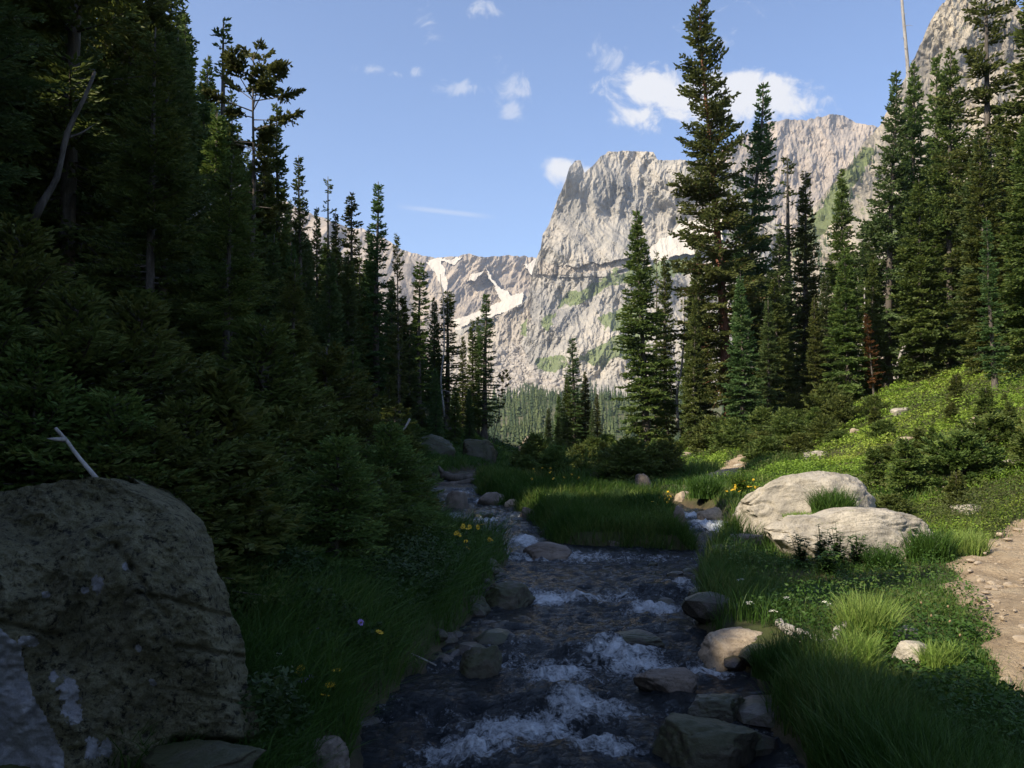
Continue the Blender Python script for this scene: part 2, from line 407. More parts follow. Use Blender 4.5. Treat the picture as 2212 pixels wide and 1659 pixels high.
FOAM = [(.0, 5.0, .5, .32), (.5, 5.25, .4, .25), (.3, 5.9, .35, .45), (.9, 6.15, .35, .25), (.75, 6.35, .4, .3), (-.1, 8.2, .3, .25), (.5, 8.3, .5, .2), (1.3, 7.9, .3, .4), (1.75, 8.9, .25, .5), (1.35, 6.05, .25, .2),
        (-.55, 8.0, .15, .2), (-.25, 4.75, .35, .3), (.5, 4.75, .3, .2), (-.4, 15.0, .35, .5), (3.25, 14.2, .35, .7), (.2, 12.5, .2, .6), (-1.2, 19.5, .4, .6), (.55, 4.1, .5, .2), (3.2, 15.6, .3, .3)]
def water(name, X, Y):
    zw = zwater(Y)
    foam = np.zeros(X.shape)
    for (fx, fy, ax, ay) in FOAM: foam = np.maximum(foam, np.clip(1.25 - np.hypot((X - fx) / ax, (Y - fy) / ay), 0, 1))
    for (y, s) in STEPS: foam = np.maximum(foam, .42 * np.exp(-((Y - y + .12) / .22) ** 2))
    turb = .35 + foam
    near = sstep(30, 8, Y)
    w = .040 * fbm(X * 2.6, Y * 1.6, 0, 4, 41) + .030 * near * fbm(X * 3.4 + .5 * Y, Y * 5.2, 0, 3, 47, ridged=True) + .045 * turb * fbm(X * 5 + Y, Y * 4.2 - X, 0, 3, 42, ridged=True) + .026 * turb * fbm(X * 11 - Y * 2, Y * 9, 0, 3, 46) + .016 * turb * fbm(X * 15, Y * 11, 0, 3, 43, ridged=True)
    w = w + .03 * foam * np.abs(fbm(X * 9, Y * 9, 0, 3, 44))
    # swells over stones just under the surface
    for (sx, sy, sa, sb, sh) in [(.75, 8.35, .38, .22, .07), (1.5, 8.6, .35, .2, .06), (.3, 5.35, .3, .2, .08), (1.25, 7.2, .4, .3, .05), (.75, 6.5, .3, .2, .06), (.1, 6.7, .25, .2, .05), (.15, 4.6, .35, .2, .06)]:
        w = w + sh * np.exp(-((X - sx) / sa) ** 2 - ((Y - sy) / sb) ** 2)
    foam = foam * .72 + .22 + .36 * fbm(X * 1.8, Y * .9, 0, 3, 45)
    o = mk(name, np.stack([X, Y, zw + w], -1).reshape(-1, 3), grid_faces(*X.shape), M_water, None, {'foam': foam.ravel()}, True)
    o['kind'] = 'structure'; return o
yr = np.concatenate([np.arange(1.5, 13, .022), np.arange(13, 28, .06), np.arange(28, 60, .3)])
lr, rr_ = np.interp(yr, YT, LE) - .45, np.interp(yr, YT, RE) + .45
u = np.linspace(0, 1, 150)
water('stream_water', lr[:, None] + (rr_ - lr)[:, None] * u, np.repeat(yr[:, None], 150, 1))
yr = np.arange(11.35, 22.4, .04); c = np.interp(yr, CY, CX); u = np.linspace(-.75, .75, 60)
water('side_stream_water', c[:, None] + u, np.repeat(yr[:, None], 60, 1) - .004)

# ------------------------------------------------------------------ mountains
def lnoise(x, y, z=0.0, seed=0):
    x, y = np.broadcast_arrays(np.asarray(x, float), np.asarray(y, float)); fx, fy = np.floor(x), np.floor(y); tx, ty = x - fx, y - fy
    a, b_, c, d = (hsh(fx + i, fy + j, 0 * fx, seed) for i, j in ((0, 0), (1, 0), (0, 1), (1, 1)))
    up = tx + ty > 1
    return np.where(up, d + (1 - tx) * (c - d) + (1 - ty) * (b_ - d), a + tx * (b_ - a) + ty * (c - a)) * 2 - 1
def crag(x, y, oct, seed, gain=.5):
    a, s, t, f = 1.0, 0.0, 0.0, 1.0
    for o in range(oct):
        an = .7 + 1.3 * o; c_, s_ = math.cos(an), math.sin(an); n = lnoise((x * c_ - y * s_) * f, (x * s_ + y * c_) * f, 0, seed + 13 * o)
        s = s + a * (1 - 2 * np.abs(n)) if o % 2 == 0 else s + a * n
        t += a; a *= gain; f *= 2.05
    return s / t
def mountmat(name, rock0, rock1, rock2, sc=.012, green=(.10, .125, .045), snow=(.58, .525, .44), tint=None):
    m, nt, b = newmat(name)
    n1 = mnoise(nt, sc, 8, .65); n2 = mnoise(nt, sc * 7, 6, .7); n3 = mnoise(nt, sc * 2.0, 8, .7, scale3=(1, 1, .35))
    col = ramp(nt, n1, [(.32, rock0), (.5, rock1), (.68, rock2)])
    col = mixc(nt, ramp(nt, n3, [(.45, 0.0), (.7, .5)]), col, rock0)
    col = mixc(nt, ramp(nt, n2, [(.5, 0.0), (.72, .5)]), col, tuple(x * .5 for x in rock0))
    g = attr(nt, 'green'); s = attr(nt, 'snow'); t = attr(nt, 'talus')
    col = mixc(nt, mth(nt, 'MULTIPLY', t, .75), col, ramp(nt, n2, [(.35, (.22, .19, .15)), (.6, (.42, .36, .29))]))
    col = mixc(nt, ramp(nt, mth(nt, 'ADD', g, mth(nt, 'MULTIPLY', mth(nt, 'SUBTRACT', n2, .5), 2.6)), [(.45, 0.0), (.75, .9)]), col, ramp(nt, n3, [(.35, green), (.7, tuple(x * 1.7 for x in green))]))
    col = mixc(nt, ramp(nt, mth(nt, 'ADD', s, mth(nt, 'MULTIPLY', mth(nt, 'SUBTRACT', n2, .5), .7)), [(.45, 0.0), (.55, 1.0)]), col, snow)
    nt.links.new(col, b.inputs['Base Color']); b.inputs['Roughness'].default_value = .95; b.inputs['Specular IOR Level'].default_value = .1
    bump(nt, b, mth(nt, 'ADD', n2, n3), .6, 6.0)
    return m
M_peak = mountmat('peak_rock', (.20, .19, .172), (.34, .314, .27), (.45, .40, .325))
M_cirque = mountmat('cirque_rock', (.20, .175, .155), (.35, .295, .235), (.48, .395, .30))
M_far = mountmat('far_rock', (.18, .16, .145), (.33, .28, .23), (.44, .36, .28))
M_cliff = mountmat('cliff_rock', (.20, .18, .15), (.36, .315, .245), (.47, .405, .30), sc=.02)
def polymask(PXX, PYY, polys, seed, amp=9.0):
    m = np.zeros(PXX.shape); jx = amp * fbm(PXX * .04, PYY * .04, 0, 4, seed); jy = amp * fbm(PXX * .04, PYY * .04, 7, 4, seed + 3)
    for p in polys: m = np.maximum(m, inpoly(PXX + jx, PYY + jy, p).astype(float))
    return m
def mountain(name, mat, top, base, Yb, Yt, cliff, amp, scale, nu, nv, seed, snow=(), green=(), talus=(), jag=4.0, strat=0.0, gnoise=0.0, ledges=(), lean=0.0):
    """rock face: its own distance, slope (Yb at the foot, Yt at the crest), ridges and gullies; the back falls away behind the crest"""
    px0, px1 = top[0][0], top[-1][0]
    u = np.linspace(px0, px1, nu)
    tp = np.interp(u, [p[0] for p in top], [p[1] for p in top]) + jag * fbm(u * .06, seed * 1.7, 0, 4, seed, ridged=True)
    bp = np.interp(u, [p[0] for p in base], [p[1] for p in base])
    t = np.linspace(0, 1, nv)[:, None]
    PYY = bp + (tp - bp) * t; PXX = np.broadcast_to(u, PYY.shape)
    te = .88 * (bp - PYY) / (bp - tp.min()) + .12 * t
    tt = np.interp(te, [0, .25, .5, .75, 1], cliff)                      # slope profile: share of the depth gained
    Y0 = Yb + (Yt - Yb) * tt + 0 * PYY
    X, Z = ray(PXX, PYY)
    wx, wz = X * Y0, Z * Y0
    dxw = scale * .5 * fbm(wx / scale * .8, wz / scale * .8, 3.3, 3, seed + 5)
    r1 = crag((wx + dxw + lean * wz) / scale, wz / (scale * 2.4), 6, seed + 1, .55)
    r2 = .5 * fbm(wx / (scale * 2.5), wz / (scale * 2.5), 0.0, 4, seed + 2) + .8 * crag((wx + .6 * wz) / (scale * 2.3), (wz - .3 * wx) / (scale * 3.0), 2, seed + 6)
    r3 = crag((wx - .3 * wz) / (scale * .20), (wz + .2 * wx) / (scale * .42), 5, seed + 3, .62)
    band = np.sin((wz + .25 * wx + 30 * r2) / (scale * .16)) * strat
    tal = polymask(PXX, PYY, talus, seed + 20) if talus else np.zeros(PXX.shape)
    sn = polymask(PXX, PYY, snow, seed + 30) if snow else np.zeros(PXX.shape)
    gr = polymask(PXX, PYY, green, seed + 40, 16) if green else np.zeros(PXX.shape)
    if gnoise: gr = np.maximum(gr, sstep(.15, .45, fbm(PXX * .02, PYY * .035, 0, 5, seed + 50)) * gnoise)
    calm = 1 - .85 * np.maximum(sn, tal * .7)
    mod = np.clip(.55 + 1.1 * fbm(wx / (scale * 1.6), wz / (scale * 1.6), 5.5, 3, seed + 7), .12, 1.3)
    big = r1 * .85 + r2 + band; r3 = r3 - r3.mean()
    dep = amp * calm * (big - big.mean()) + amp * .36 * r3 * mod * (1 - .9 * sn)
    Y = Y0 - dep
    for (poly, dy) in ledges: Y = Y + dy * polymask(PXX, PYY, [poly], seed + 60, 7)
    P = np.stack([X * Y, Y, CAMP[2] + Z * Y], -1)
    # the far side
    nb = 10; last = P[-1]; bk = np.linspace(0, 1, nb + 1)[1:, None, None]
    hgt = (last[:, 2] - last[:, 2].min() + .35 * (last[:, 2].max()))[None, :, None]
    B = last[None] + np.concatenate([last[None, :, :1] * 0 + X[-1][None, :, None] * bk * .8 * hgt, bk * hgt * .8, -bk * hgt * 1.0], -1)
    B = B + (bk * amp * .5) * np.stack([fbm(B[..., 0] / scale, B[..., 1] / scale, 0, 3, seed + 70)] * 3, -1)
    P = np.concatenate([P, B]); pad = lambda a: np.concatenate([a, np.repeat(a[-1:], nb, 0)]).ravel()
    o = mk(name, P.reshape(-1, 3), grid_faces(P.shape[0], P.shape[1]), mat, None, {'snow': pad(sn), 'green': pad(gr), 'talus': pad(tal)}, False)
    o['kind'] = 'structure'
    return o, (PXX, PYY, Y)
# main peak with its apron of slabs, ledges and talus
TOP1 = [(930, 760), (960, 742), (985, 712), (1030, 700), (1062, 688), (1100, 668), (1128, 655), (1140, 640), (1150, 585), (1160, 552), (1168, 535), (1172, 505), (1186, 482), (1196, 455), (1206, 425), (1222, 388),
        (1230, 362), (1243, 347), (1254, 346), (1263, 372), (1278, 358), (1296, 340), (1312, 328), (1345, 326), (1380, 328), (1412, 328), (1420, 344), (1470, 344), (1520, 348), (1560, 352), (1600, 380), (1650, 440), (1700, 520), (1760, 560), (1830, 600)]
BASE1 = [(930, 985), (1830, 985)]
SN1 = [[(1395, 555), (1405, 528), (1440, 512), (1480, 480), (1560, 440), (1560, 520), (1500, 545), (1480, 552), (1430, 565)], [(1330, 590), (1360, 570), (1400, 558), (1420, 564), (1380, 578), (1345, 592)]]
GR1 = [[(1195, 660), (1225, 635), (1290, 610), (1340, 585), (1345, 600), (1290, 640), (1230, 660)], [(1155, 800), (1165, 778), (1220, 770), (1228, 790), (1190, 802)], [(1255, 770), (1330, 730), (1400, 700), (1400, 740), (1300, 790)],
       [(1290, 690), (1340, 665), (1400, 650), (1400, 690), (1320, 720)], [(1170, 690), (1190, 670), (1200, 700), (1180, 715)], [(1290, 600), (1360, 580), (1500, 540), (1500, 580), (1360, 610)], [(1090, 860), (1140, 838), (1200, 845), (1260, 835), (1300, 880), (1090, 885)], [(1130, 700), (1140, 690), (1145, 725), (1132, 728)]]
TA1 = [[(960, 742), (1062, 688), (1128, 655), (1145, 640), (1150, 690), (1120, 740), (1150, 800), (1250, 830), (1300, 870), (930, 880)], [(1160, 565), (1250, 575), (1400, 548), (1400, 562), (1260, 590), (1160, 590)]]
TA1b = [(1098, 752), (1118, 748), (1135, 790), (1105, 797)]
_, R_PEAK = mountain('mountain', M_peak, TOP1, BASE1, 900, 1560, [0, .48, .74, .87, 1.0], 82, 165, 900, 560, 3, SN1, GR1, TA1, jag=3.0, strat=.16, gnoise=.0, lean=.25,
         ledges=[([(1180, 572), (1310, 566), (1312, 598), (1190, 600)], -5.0)])
# snowy cirque behind
TOP2 = [(700, 500), (780, 492), (830, 520), (868, 538), (900, 548), (950, 557), (990, 552), (1012, 547), (1030, 553), (1060, 555), (1085, 551), (1120, 552), (1165, 556), (1260, 560)]
SN2 = [[(918, 566), (950, 562), (966, 585), (968, 618), (955, 628), (944, 596)], [(1010, 608), (1018, 592), (1044, 588), (1030, 606)], [(1045, 575), (1060, 595), (1075, 618), (1100, 636), (1128, 632), (1128, 668), (1080, 680), (1040, 690), (985, 715), (975, 695), (1040, 668), (1082, 650), (1070, 625)],
       [(970, 562), (1005, 556), (985, 572)], [(1130, 575), (1165, 558), (1160, 580), (1150, 600)], [(925, 562), (990, 556), (990, 562), (930, 570)]]
mountain('cirque_ridge', M_cirque, TOP2, [(700, 985), (1260, 985)], 1700, 2500, [0, .35, .62, .84, 1.0], 130, 300, 420, 220, 23, SN2, (), [[(700, 700), (1000, 690), (1000, 760), (700, 800)]], jag=3.0, strat=.06, lean=-.3)
# hazy ridge far left, behind the forest
mountain('left_ridge', M_far, [(440, 330), (560, 400), (640, 446), (690, 468), (760, 492), (830, 515), (880, 545), (910, 600), (950, 680), (985, 730)], [(440, 985), (985, 985)], 1300, 2000, [0, .35, .62, .84, 1.0], 90, 240, 260, 200, 33, (), (), (), jag=3.0)
# far summit right
TOP3 = [(1480, 420), (1560, 320), (1590, 300), (1620, 285), (1655, 266), (1700, 256), (1745, 258), (1790, 247), (1820, 250), (1850, 264), (1885, 270), (1960, 290), (2050, 340)]
mountain('summit_ridge', M_far, TOP3, [(1480, 985), (2050, 985)], 1500, 2100, [0, .35, .6, .82, 1.0], 110, 220, 360, 220, 43, (), (), (), jag=4.0, strat=.05, gnoise=.25)
# near cliff on the right with trees on its ledges
TOP4 = [(1640, 620), (1690, 545), (1740, 470), (1790, 405), (1840, 345), (1868, 308), (1900, 270), (1925, 225), (1942, 188), (1958, 160), (1978, 118), (1994, 80), (2012, 40), (2030, 12), (2060, -20), (2110, -40), (2160, -30), (2190, 0), (2215, 30), (2260, -30), (2340, -60)]
_, R_CLIFF = mountain('cliff', M_cliff, TOP4, [(1640, 985), (2340, 985)], 420, 820, [0, .38, .66, .85, 1.0], 42, 100, 460, 420, 53, (), [[(1700, 545), (1790, 420), (1870, 320), (1890, 330), (1830, 440), (1740, 560)], [(1900, 480), (2000, 400), (2060, 420), (2000, 520), (1920, 560)]], (), jag=6.0, strat=.08, gnoise=.35)
# ------------------------------------------------------------------ conifers
M_fir = leafmat('fir_needles', (.062, .094, .027), (.112, .155, .037), (.21, .228, .052), .34)
M_fir_blue = leafmat('blue_fir_needles', (.056, .096, .034), (.102, .156, .050), (.185, .225, .074), .34)
M_pine = leafmat('pine_needles', (.064, .092, .026), (.115, .148, .038), (.19, .205, .055), .34)
M_brownfir = leafmat('rusty_needles', (.09, .035, .014), (.14, .055, .02), (.18, .08, .03), .2)
def barkmat(name, a, b_, c, sc=7):
    m, nt, b = newmat(name)
    n = mnoise(nt, sc, 7, .7, off='random', scale3=(1, 1, .25)); n2 = mnoise(nt, sc * 4, 4, .7, off='random', scale3=(1, 1, .4))
    nt.links.new(mixc(nt, ramp(nt, n2, [(.5, 0.0), (.7, .5)]), ramp(nt, n, [(.3, a), (.5, b_), (.7, c)]), tuple(x * .5 for x in a)), b.inputs['Base Color'])
    b.inputs['Roughness'].default_value = .9; bump(nt, b, n, .7, .03); return m
M_bark = barkmat('fir_bark', (.05, .042, .035), (.10, .085, .07), (.19, .165, .14))
M_redbark = barkmat('red_bark', (.10, .045, .028), (.20, .085, .05), (.28, .15, .10))
M_dead = barkmat('grey_deadwood', (.18, .16, .145), (.33, .31, .285), (.48, .46, .43))

def conifer(seed, H, Rm, z0=.06, prof='fir', dens=1.0, whorl=.34, nper=6, droop=(-28, 30), curv=.16, ulen=.22, uw=.052, inner=.12, irr=.35, gap=0.0, twig=.5, r0=None, wob=.05, dead=14, bare=(0, 0), tuft=0.0, fine=0):
    """-> crown mesh, trunk mesh (metres, base at the origin)"""
    rg = np.random.default_rng(seed)
    r0 = r0 or H * .0125
    # trunk line
    tz = np.linspace(-.6, H, 16); ox = wob * H * .12 * vnoise(tz / H * 2.2, seed, 0, seed) * (tz / H).clip(0); oy = wob * H * .12 * vnoise(tz / H * 2.2, seed + 9, 0, seed + 4) * (tz / H).clip(0)
    rad = r0 * (1.04 - tz.clip(0) / H) ** .85; rad[:2] *= np.array([1.6, 1.3]); rad = rad + .006
    mb = MB(); mb.tube(np.stack([ox, oy, tz], -1), rad, 9, seed, .12)
    # branches
    zs = []; z = z0 * H
    while z < H * .985:
        t = (z / H - z0) / (1 - z0)
        zs += [z + rg.normal(0, whorl * .15) for _ in range(max(3, int(round(nper * (1 - .45 * t)))))]
        z += whorl * (1 - .55 * t) * rg.uniform(.8, 1.2)
    zb = np.clip(np.array(zs), .05, H * .99); n = len(zb); t = np.clip((zb / H - z0) / (1 - z0), 0, 1)
    az = rg.uniform(0, 2 * math.pi, n)
    if prof == 'fir': pr = (1 - t) ** .82 * np.minimum(1, .55 + t / .22 * .45)
    elif prof == 'spire': pr = ((1 - t) ** .9 * .75 + .25 * (1 - t) ** .3) * np.minimum(1, .5 + t / .3)
    elif prof == 'column': pr = (1 - t) ** .42 * np.minimum(1, .45 + t / .3) * .9
    elif prof == 'old': pr = np.interp(t, [0, .12, .3, .48, .62, .8, .92, 1], [.6, .95, .9, .66, .50, .34, .24, .06])
    elif prof == 'flat': pr = np.interp(t, [0, .2, .45, .7, .88, 1], [.45, .7, .6, .8, 1.0, .35])
    elif prof == 'bush': pr = np.interp(t, [0, .25, .6, 1], [1, .95, .62, .06])
    irn = fbm(np.cos(az) * 1.1 + seed, np.sin(az) * 1.1, zb / (H * .07), 3, seed + 3)
    Lb = Rm * pr * (1 + irr * 1.3 * irn) * rg.uniform(.72, 1.12, n) + .06
    keep = rg.random(n) > gap
    if gap: keep &= fbm(np.cos(az) * .9 - seed, np.sin(az) * .9, zb / (H * .05), 2, seed + 8) > -.55 + gap * .5
    if bare[1] > 0: keep &= ~((zb / H > bare[0]) & (zb / H < bare[1]) & (rg.random(n) < .9))
    zb, az, Lb, t = zb[keep], az[keep], Lb[keep], t[keep]; n = len(zb)
    e0 = np.radians(droop[0] + (droop[1] - droop[0]) * t + rg.normal(0, 7, n))
    bx = np.interp(zb, tz, ox); by = np.interp(zb, tz, oy)
    rx, ry = np.cos(az), np.sin(az)
    def bp(i, s):
        r = Lb[i] * s * np.cos(e0[i]); zz = zb[i] + Lb[i] * (s * np.sin(e0[i]) + curv * s * s)
        return np.stack([bx[i] + rx[i] * r, by[i] + ry[i] * r, zz], -1)
    # limbs (thin three-sided sticks)
    I = np.arange(n); ss = [0, .5, .92]; k = 3
    rows = [bp(I, np.full(n, s)) for s in ss]
    V = []; lr = .012 + .010 * Lb
    up = np.array([0, 0, 1.0]); side = np.stack([-ry, rx, 0 * rx], -1)
    for s, P in zip(ss, rows):
        q = (lr * (1 - .8 * s))[:, None]
        V.append(np.stack([P + side * q, P - side * q, P + up * q * 1.4], 1))
    V = np.stack(V, 1)                                       # n,3rows,3,3
    base = np.arange(n)[:, None, None] * 9 + np.arange(2)[None, :, None] * 3 + np.arange(3)[None, None, :]
    nx = np.arange(n)[:, None, None] * 9 + np.arange(2)[None, :, None] * 3 + (np.arange(3)[None, None, :] + 1) % 3
    F = np.stack([base, nx, nx + 3, base + 3], -1).reshape(-1, 4)
    mb.add(V.reshape(-1, 3), F, .5)
    # dead twigs under the live crown
    for j in range(dead):
        zz = rg.uniform(.02, max(z0 + .16, .12)) * H; a = rg.uniform(0, 6.28); l = rg.uniform(.25, .8) * Rm * .8; dr = rg.uniform(-.7, .05)
        p0 = np.array([0, 0, zz]); d = np.array([math.cos(a), math.sin(a), dr])
        p1 = p0 + d * l * .5; p2 = p0 + d * l + np.array([rg.normal(0, .1), rg.normal(0, .1), -.12])
        mb.tube([p0, p1, p2], [.018, .012, .004], 4, 1, 0, .5)
        for q in range(3):
            s = rg.uniform(.3, .9); pq = p0 + (p2 - p0) * s; dq = d + rg.normal(0, .6, 3); mb.tube([pq, pq + dq * l * .3], [.007, .002], 3, 1, 0, .5)
    # twigs
    cnt = np.maximum(2, np.ceil(Lb * (1 - inner) / .14 * dens)).astype(int)
    bi = np.repeat(np.arange(n), cnt); j = np.arange(len(bi)) - np.repeat(np.cumsum(cnt) - cnt, cnt)
    s = inner + (1 - inner) * (j + rg.uniform(.1, .9, len(bi))) / cnt[bi]
    if tuft: s = tuft + (1 - tuft) * s
    bi = np.concatenate([bi, bi, np.arange(n)]); sd = np.concatenate([np.ones(len(s)), -np.ones(len(s)), np.zeros(n)]); s = np.concatenate([s, s, np.full(n, .86)])
    P = bp(bi, s)
    T = np.stack([rx[bi] * np.cos(e0[bi]), ry[bi] * np.cos(e0[bi]), np.sin(e0[bi]) + 2 * curv * s], -1); T /= np.linalg.norm(T, axis=1)[:, None]
    S = np.stack([-ry[bi], rx[bi], 0 * bi], -1)
    ph = np.radians(rg.uniform(38, 68, len(bi))) * sd
    D = T * np.cos(ph)[:, None] + S * np.sin(ph)[:, None]; D[:, 2] += rg.normal(-.06, .16, len(bi)); D /= np.linalg.norm(D, axis=1)[:, None]
    tl = np.minimum(twig * Lb[bi] * (1.05 - s) + .16, .62) * rg.uniform(.65, 1.2, len(bi)); tl = np.where(sd == 0, Lb[bi] * .16 + .12, tl)
    uc = np.maximum(1, np.round(tl / (ulen * .62))).astype(int)
    ti = np.repeat(np.arange(len(bi)), uc); q = (np.arange(len(ti)) - np.repeat(np.cumsum(uc) - uc, uc)) / uc[ti]
    m = len(ti)
    U = P[ti] + D[ti] * (tl[ti] * q)[:, None] + rg.normal(0, .018, (m, 3))
    E = D[ti] + rg.normal(0, .26, (m, 3)) + np.array([0, 0, .10]); E /= np.linalg.norm(E, axis=1)[:, None]
    ln = ulen * rg.uniform(.75, 1.25, m); w = uw * rg.uniform(.75, 1.3, m)
    O_ = np.stack([rx[bi[ti]] * .75, ry[bi[ti]] * .75, np.full(m, .65)], -1) + rg.normal(0, .25, (m, 3))
    X = np.cross(E, O_); X /= np.linalg.norm(X, axis=1)[:, None] + 1e-6
    a = rg.normal(0, .4, m); Y = np.cross(E, X)
    A = X * np.cos(a)[:, None] + Y * np.sin(a)[:, None]; a2 = a + 1.15; Bv = X * np.cos(a2)[:, None] + Y * np.sin(a2)[:, None]
    lo = rg.random(len(bi)); br = rg.random(n)
    var = np.clip(.15 + .35 * lo[ti] + .30 * br[bi[ti]] + .2 * rg.random(m) - .05, 0, 1)
    if not fine:
        Vs = []
        for N in (A, Bv):
            Vs.append(np.stack([U, U + E * (ln * .42)[:, None] + N * w[:, None], U + E * ln[:, None], U + E * (ln * .42)[:, None] - N * w[:, None]], 1))
        Vv = np.stack(Vs, 1).reshape(-1, 3); Ff = np.arange(m * 8).reshape(-1, 4); va = np.repeat(var, 8)
    else:
        # needles: short slanting triangles round each twig
        K = fine; Vs = []
        for i in range(K):
            f = (i + .5) / K; an = 2.4 * i + a; N = X * np.cos(an)[:, None] + Y * np.sin(an)[:, None]; O = np.cross(E, N)
            c = U + E * (ln * f)[:, None]; nl = w * 1.25
            Vs.append(np.stack([c - O * (ln * .035)[:, None], c + O * (ln * .035)[:, None], c + N * nl[:, None] + E * (nl * .8)[:, None]], 1))
        Vv = np.stack(Vs, 1).reshape(-1, 3); Ff = np.arange(m * K * 3).reshape(-1, 3); va = np.repeat(var, K * 3)
    crown = (Vv, Ff, va)
    cm = mk('crown', Vv, Ff, None, None, {'var': va}, False, link=False)
    tm = mb.build('trunk', None, None, True, link=False)
    return cm, tm, m
PROTO = {}
def proto(key, mat, bark, **kw):
    c, t, m = conifer(**kw)
    c.materials.append(mat); t.materials.append(bark)
    PROTO[key] = (c, t, kw['H'], kw['Rm'])
proto('fir_a', M_fir, M_bark, seed=1, H=18, Rm=2.3, z0=.05, prof='fir')
proto('fir_b', M_fir_blue, M_bark, seed=2, H=16, Rm=1.9, z0=.06, prof='fir', irr=.45, droop=(-30, 35))
proto('fir_c', M_fir, M_bark, seed=3, H=14, Rm=2.3, z0=.04, prof='fir', irr=.3, droop=(-32, 25), nper=7)
proto('spire_a', M_fir, M_bark, seed=4, H=18, Rm=1.45, z0=.08, prof='spire', irr=.5, gap=.04)
proto('spire_b', M_fir_blue, M_bark, seed=5, H=20, Rm=1.35, z0=.10, prof='spire', irr=.6, gap=.08, whorl=.4)
proto('spire_c', M_fir, M_bark, seed=6, H=16, Rm=1.1, z0=.14, prof='column', irr=.65, gap=.12, whorl=.42)
proto('thin', M_fir, M_bark, seed=7, H=18, Rm=.95, z0=.25, prof='column', irr=.9, gap=.30, whorl=.45, nper=5, dens=.8, bare=(.72, .88))
proto('old_a', M_pine, M_redbark, seed=8, H=23, Rm=3.0, z0=.10, prof='old', irr=.6, gap=.05, droop=(-22, 34), whorl=.40, twig=.55, wob=.25, dead=26)
proto('old_b', M_fir_blue, M_bark, seed=9, H=19, Rm=2.5, z0=.08, prof='fir', irr=.55, gap=.08, droop=(-26, 32), whorl=.38, wob=.2, dead=20)
proto('limber', M_pine, M_bark, seed=10, H=13, Rm=2.0, z0=.34, prof='flat', irr=.7, gap=.22, droop=(-16, 22), curv=.10, whorl=.55, nper=5, tuft=.45, inner=.1, dens=1.6, wob=.5, dead=10)
proto('ragged', M_pine, M_bark, seed=12, H=19, Rm=2.2, z0=.16, prof='old', irr=.8, gap=.20, droop=(-14, 20), whorl=.52, nper=5, dens=1.1, dead=16)
proto('sapling', M_fir, M_bark, seed=13, H=2.2, Rm=.62, z0=.04, prof='fir', whorl=.13, nper=6, ulen=.11, uw=.028, dens=2.0, dead=2, r0=.03, irr=.5)
proto('bush', M_fir, M_bark, seed=14, H=1.3, Rm=.85, z0=.05, prof='bush', whorl=.10, nper=7, ulen=.11, uw=.026, dens=1.9, dead=3, r0=.03, irr=.6, droop=(-5, 60))
proto('near_a', M_fir, M_bark, seed=15, H=13, Rm=2.5, z0=.03, prof='fir', ulen=.15, uw=.030, whorl=.36, dead=40, irr=.5, gap=.05, dens=1.5)
proto('near_b', M_fir_blue, M_bark, seed=16, H=15, Rm=2.2, z0=.14, prof='old', ulen=.15, uw=.030, whorl=.42, dead=60, irr=.6, gap=.1, dens=1.5)
proto('near_sapling', M_fir, M_bark, seed=17, H=3.2, Rm=1.15, z0=.03, prof='bush', ulen=.10, uw=.020, whorl=.15, nper=6, dens=1.5, dead=10, r0=.035, irr=.6, droop=(-22, 40))
print('proto faces', {k: len(v[0].polygons) for k, v in PROTO.items()})

def tree(key, x, y, H, label, group=None, cat='fir tree', name='fir_tree', rs=1.0, top=None, rz=None, z=None, sink=.1):
    """a tree of height H on the ground at (x, y); rs widens it; top = (dx, dy) lean of the tip"""
    c, t, h0, r0 = PROTO[key]
    s = H / h0
    z = gz_(x, y) - sink if z is None else z
    e = empty(name, (x, y, z), RT.uniform(0, 6.28) if rz is None else rz, label, cat, group)
    e.scale = (s * rs, s * rs, s)
    if top is not None:
        q = Vector((top[0], top[1], H)).to_track_quat('Z', 'Y')
        m = Vector((0, 0, 1)).rotation_difference(Vector((top[0], top[1], H)).normalized()).to_matrix() @ Matrix.Rotation(e.rotation_euler.z, 3, 'Z')
        e.rotation_euler = m.to_euler()
    for nm, me in (('trunk', t), ('crown', c)):
        o = bpy.data.objects.new(nm, me); COL.objects.link(o); o.parent = e
    return e
RT = random.Random(5)
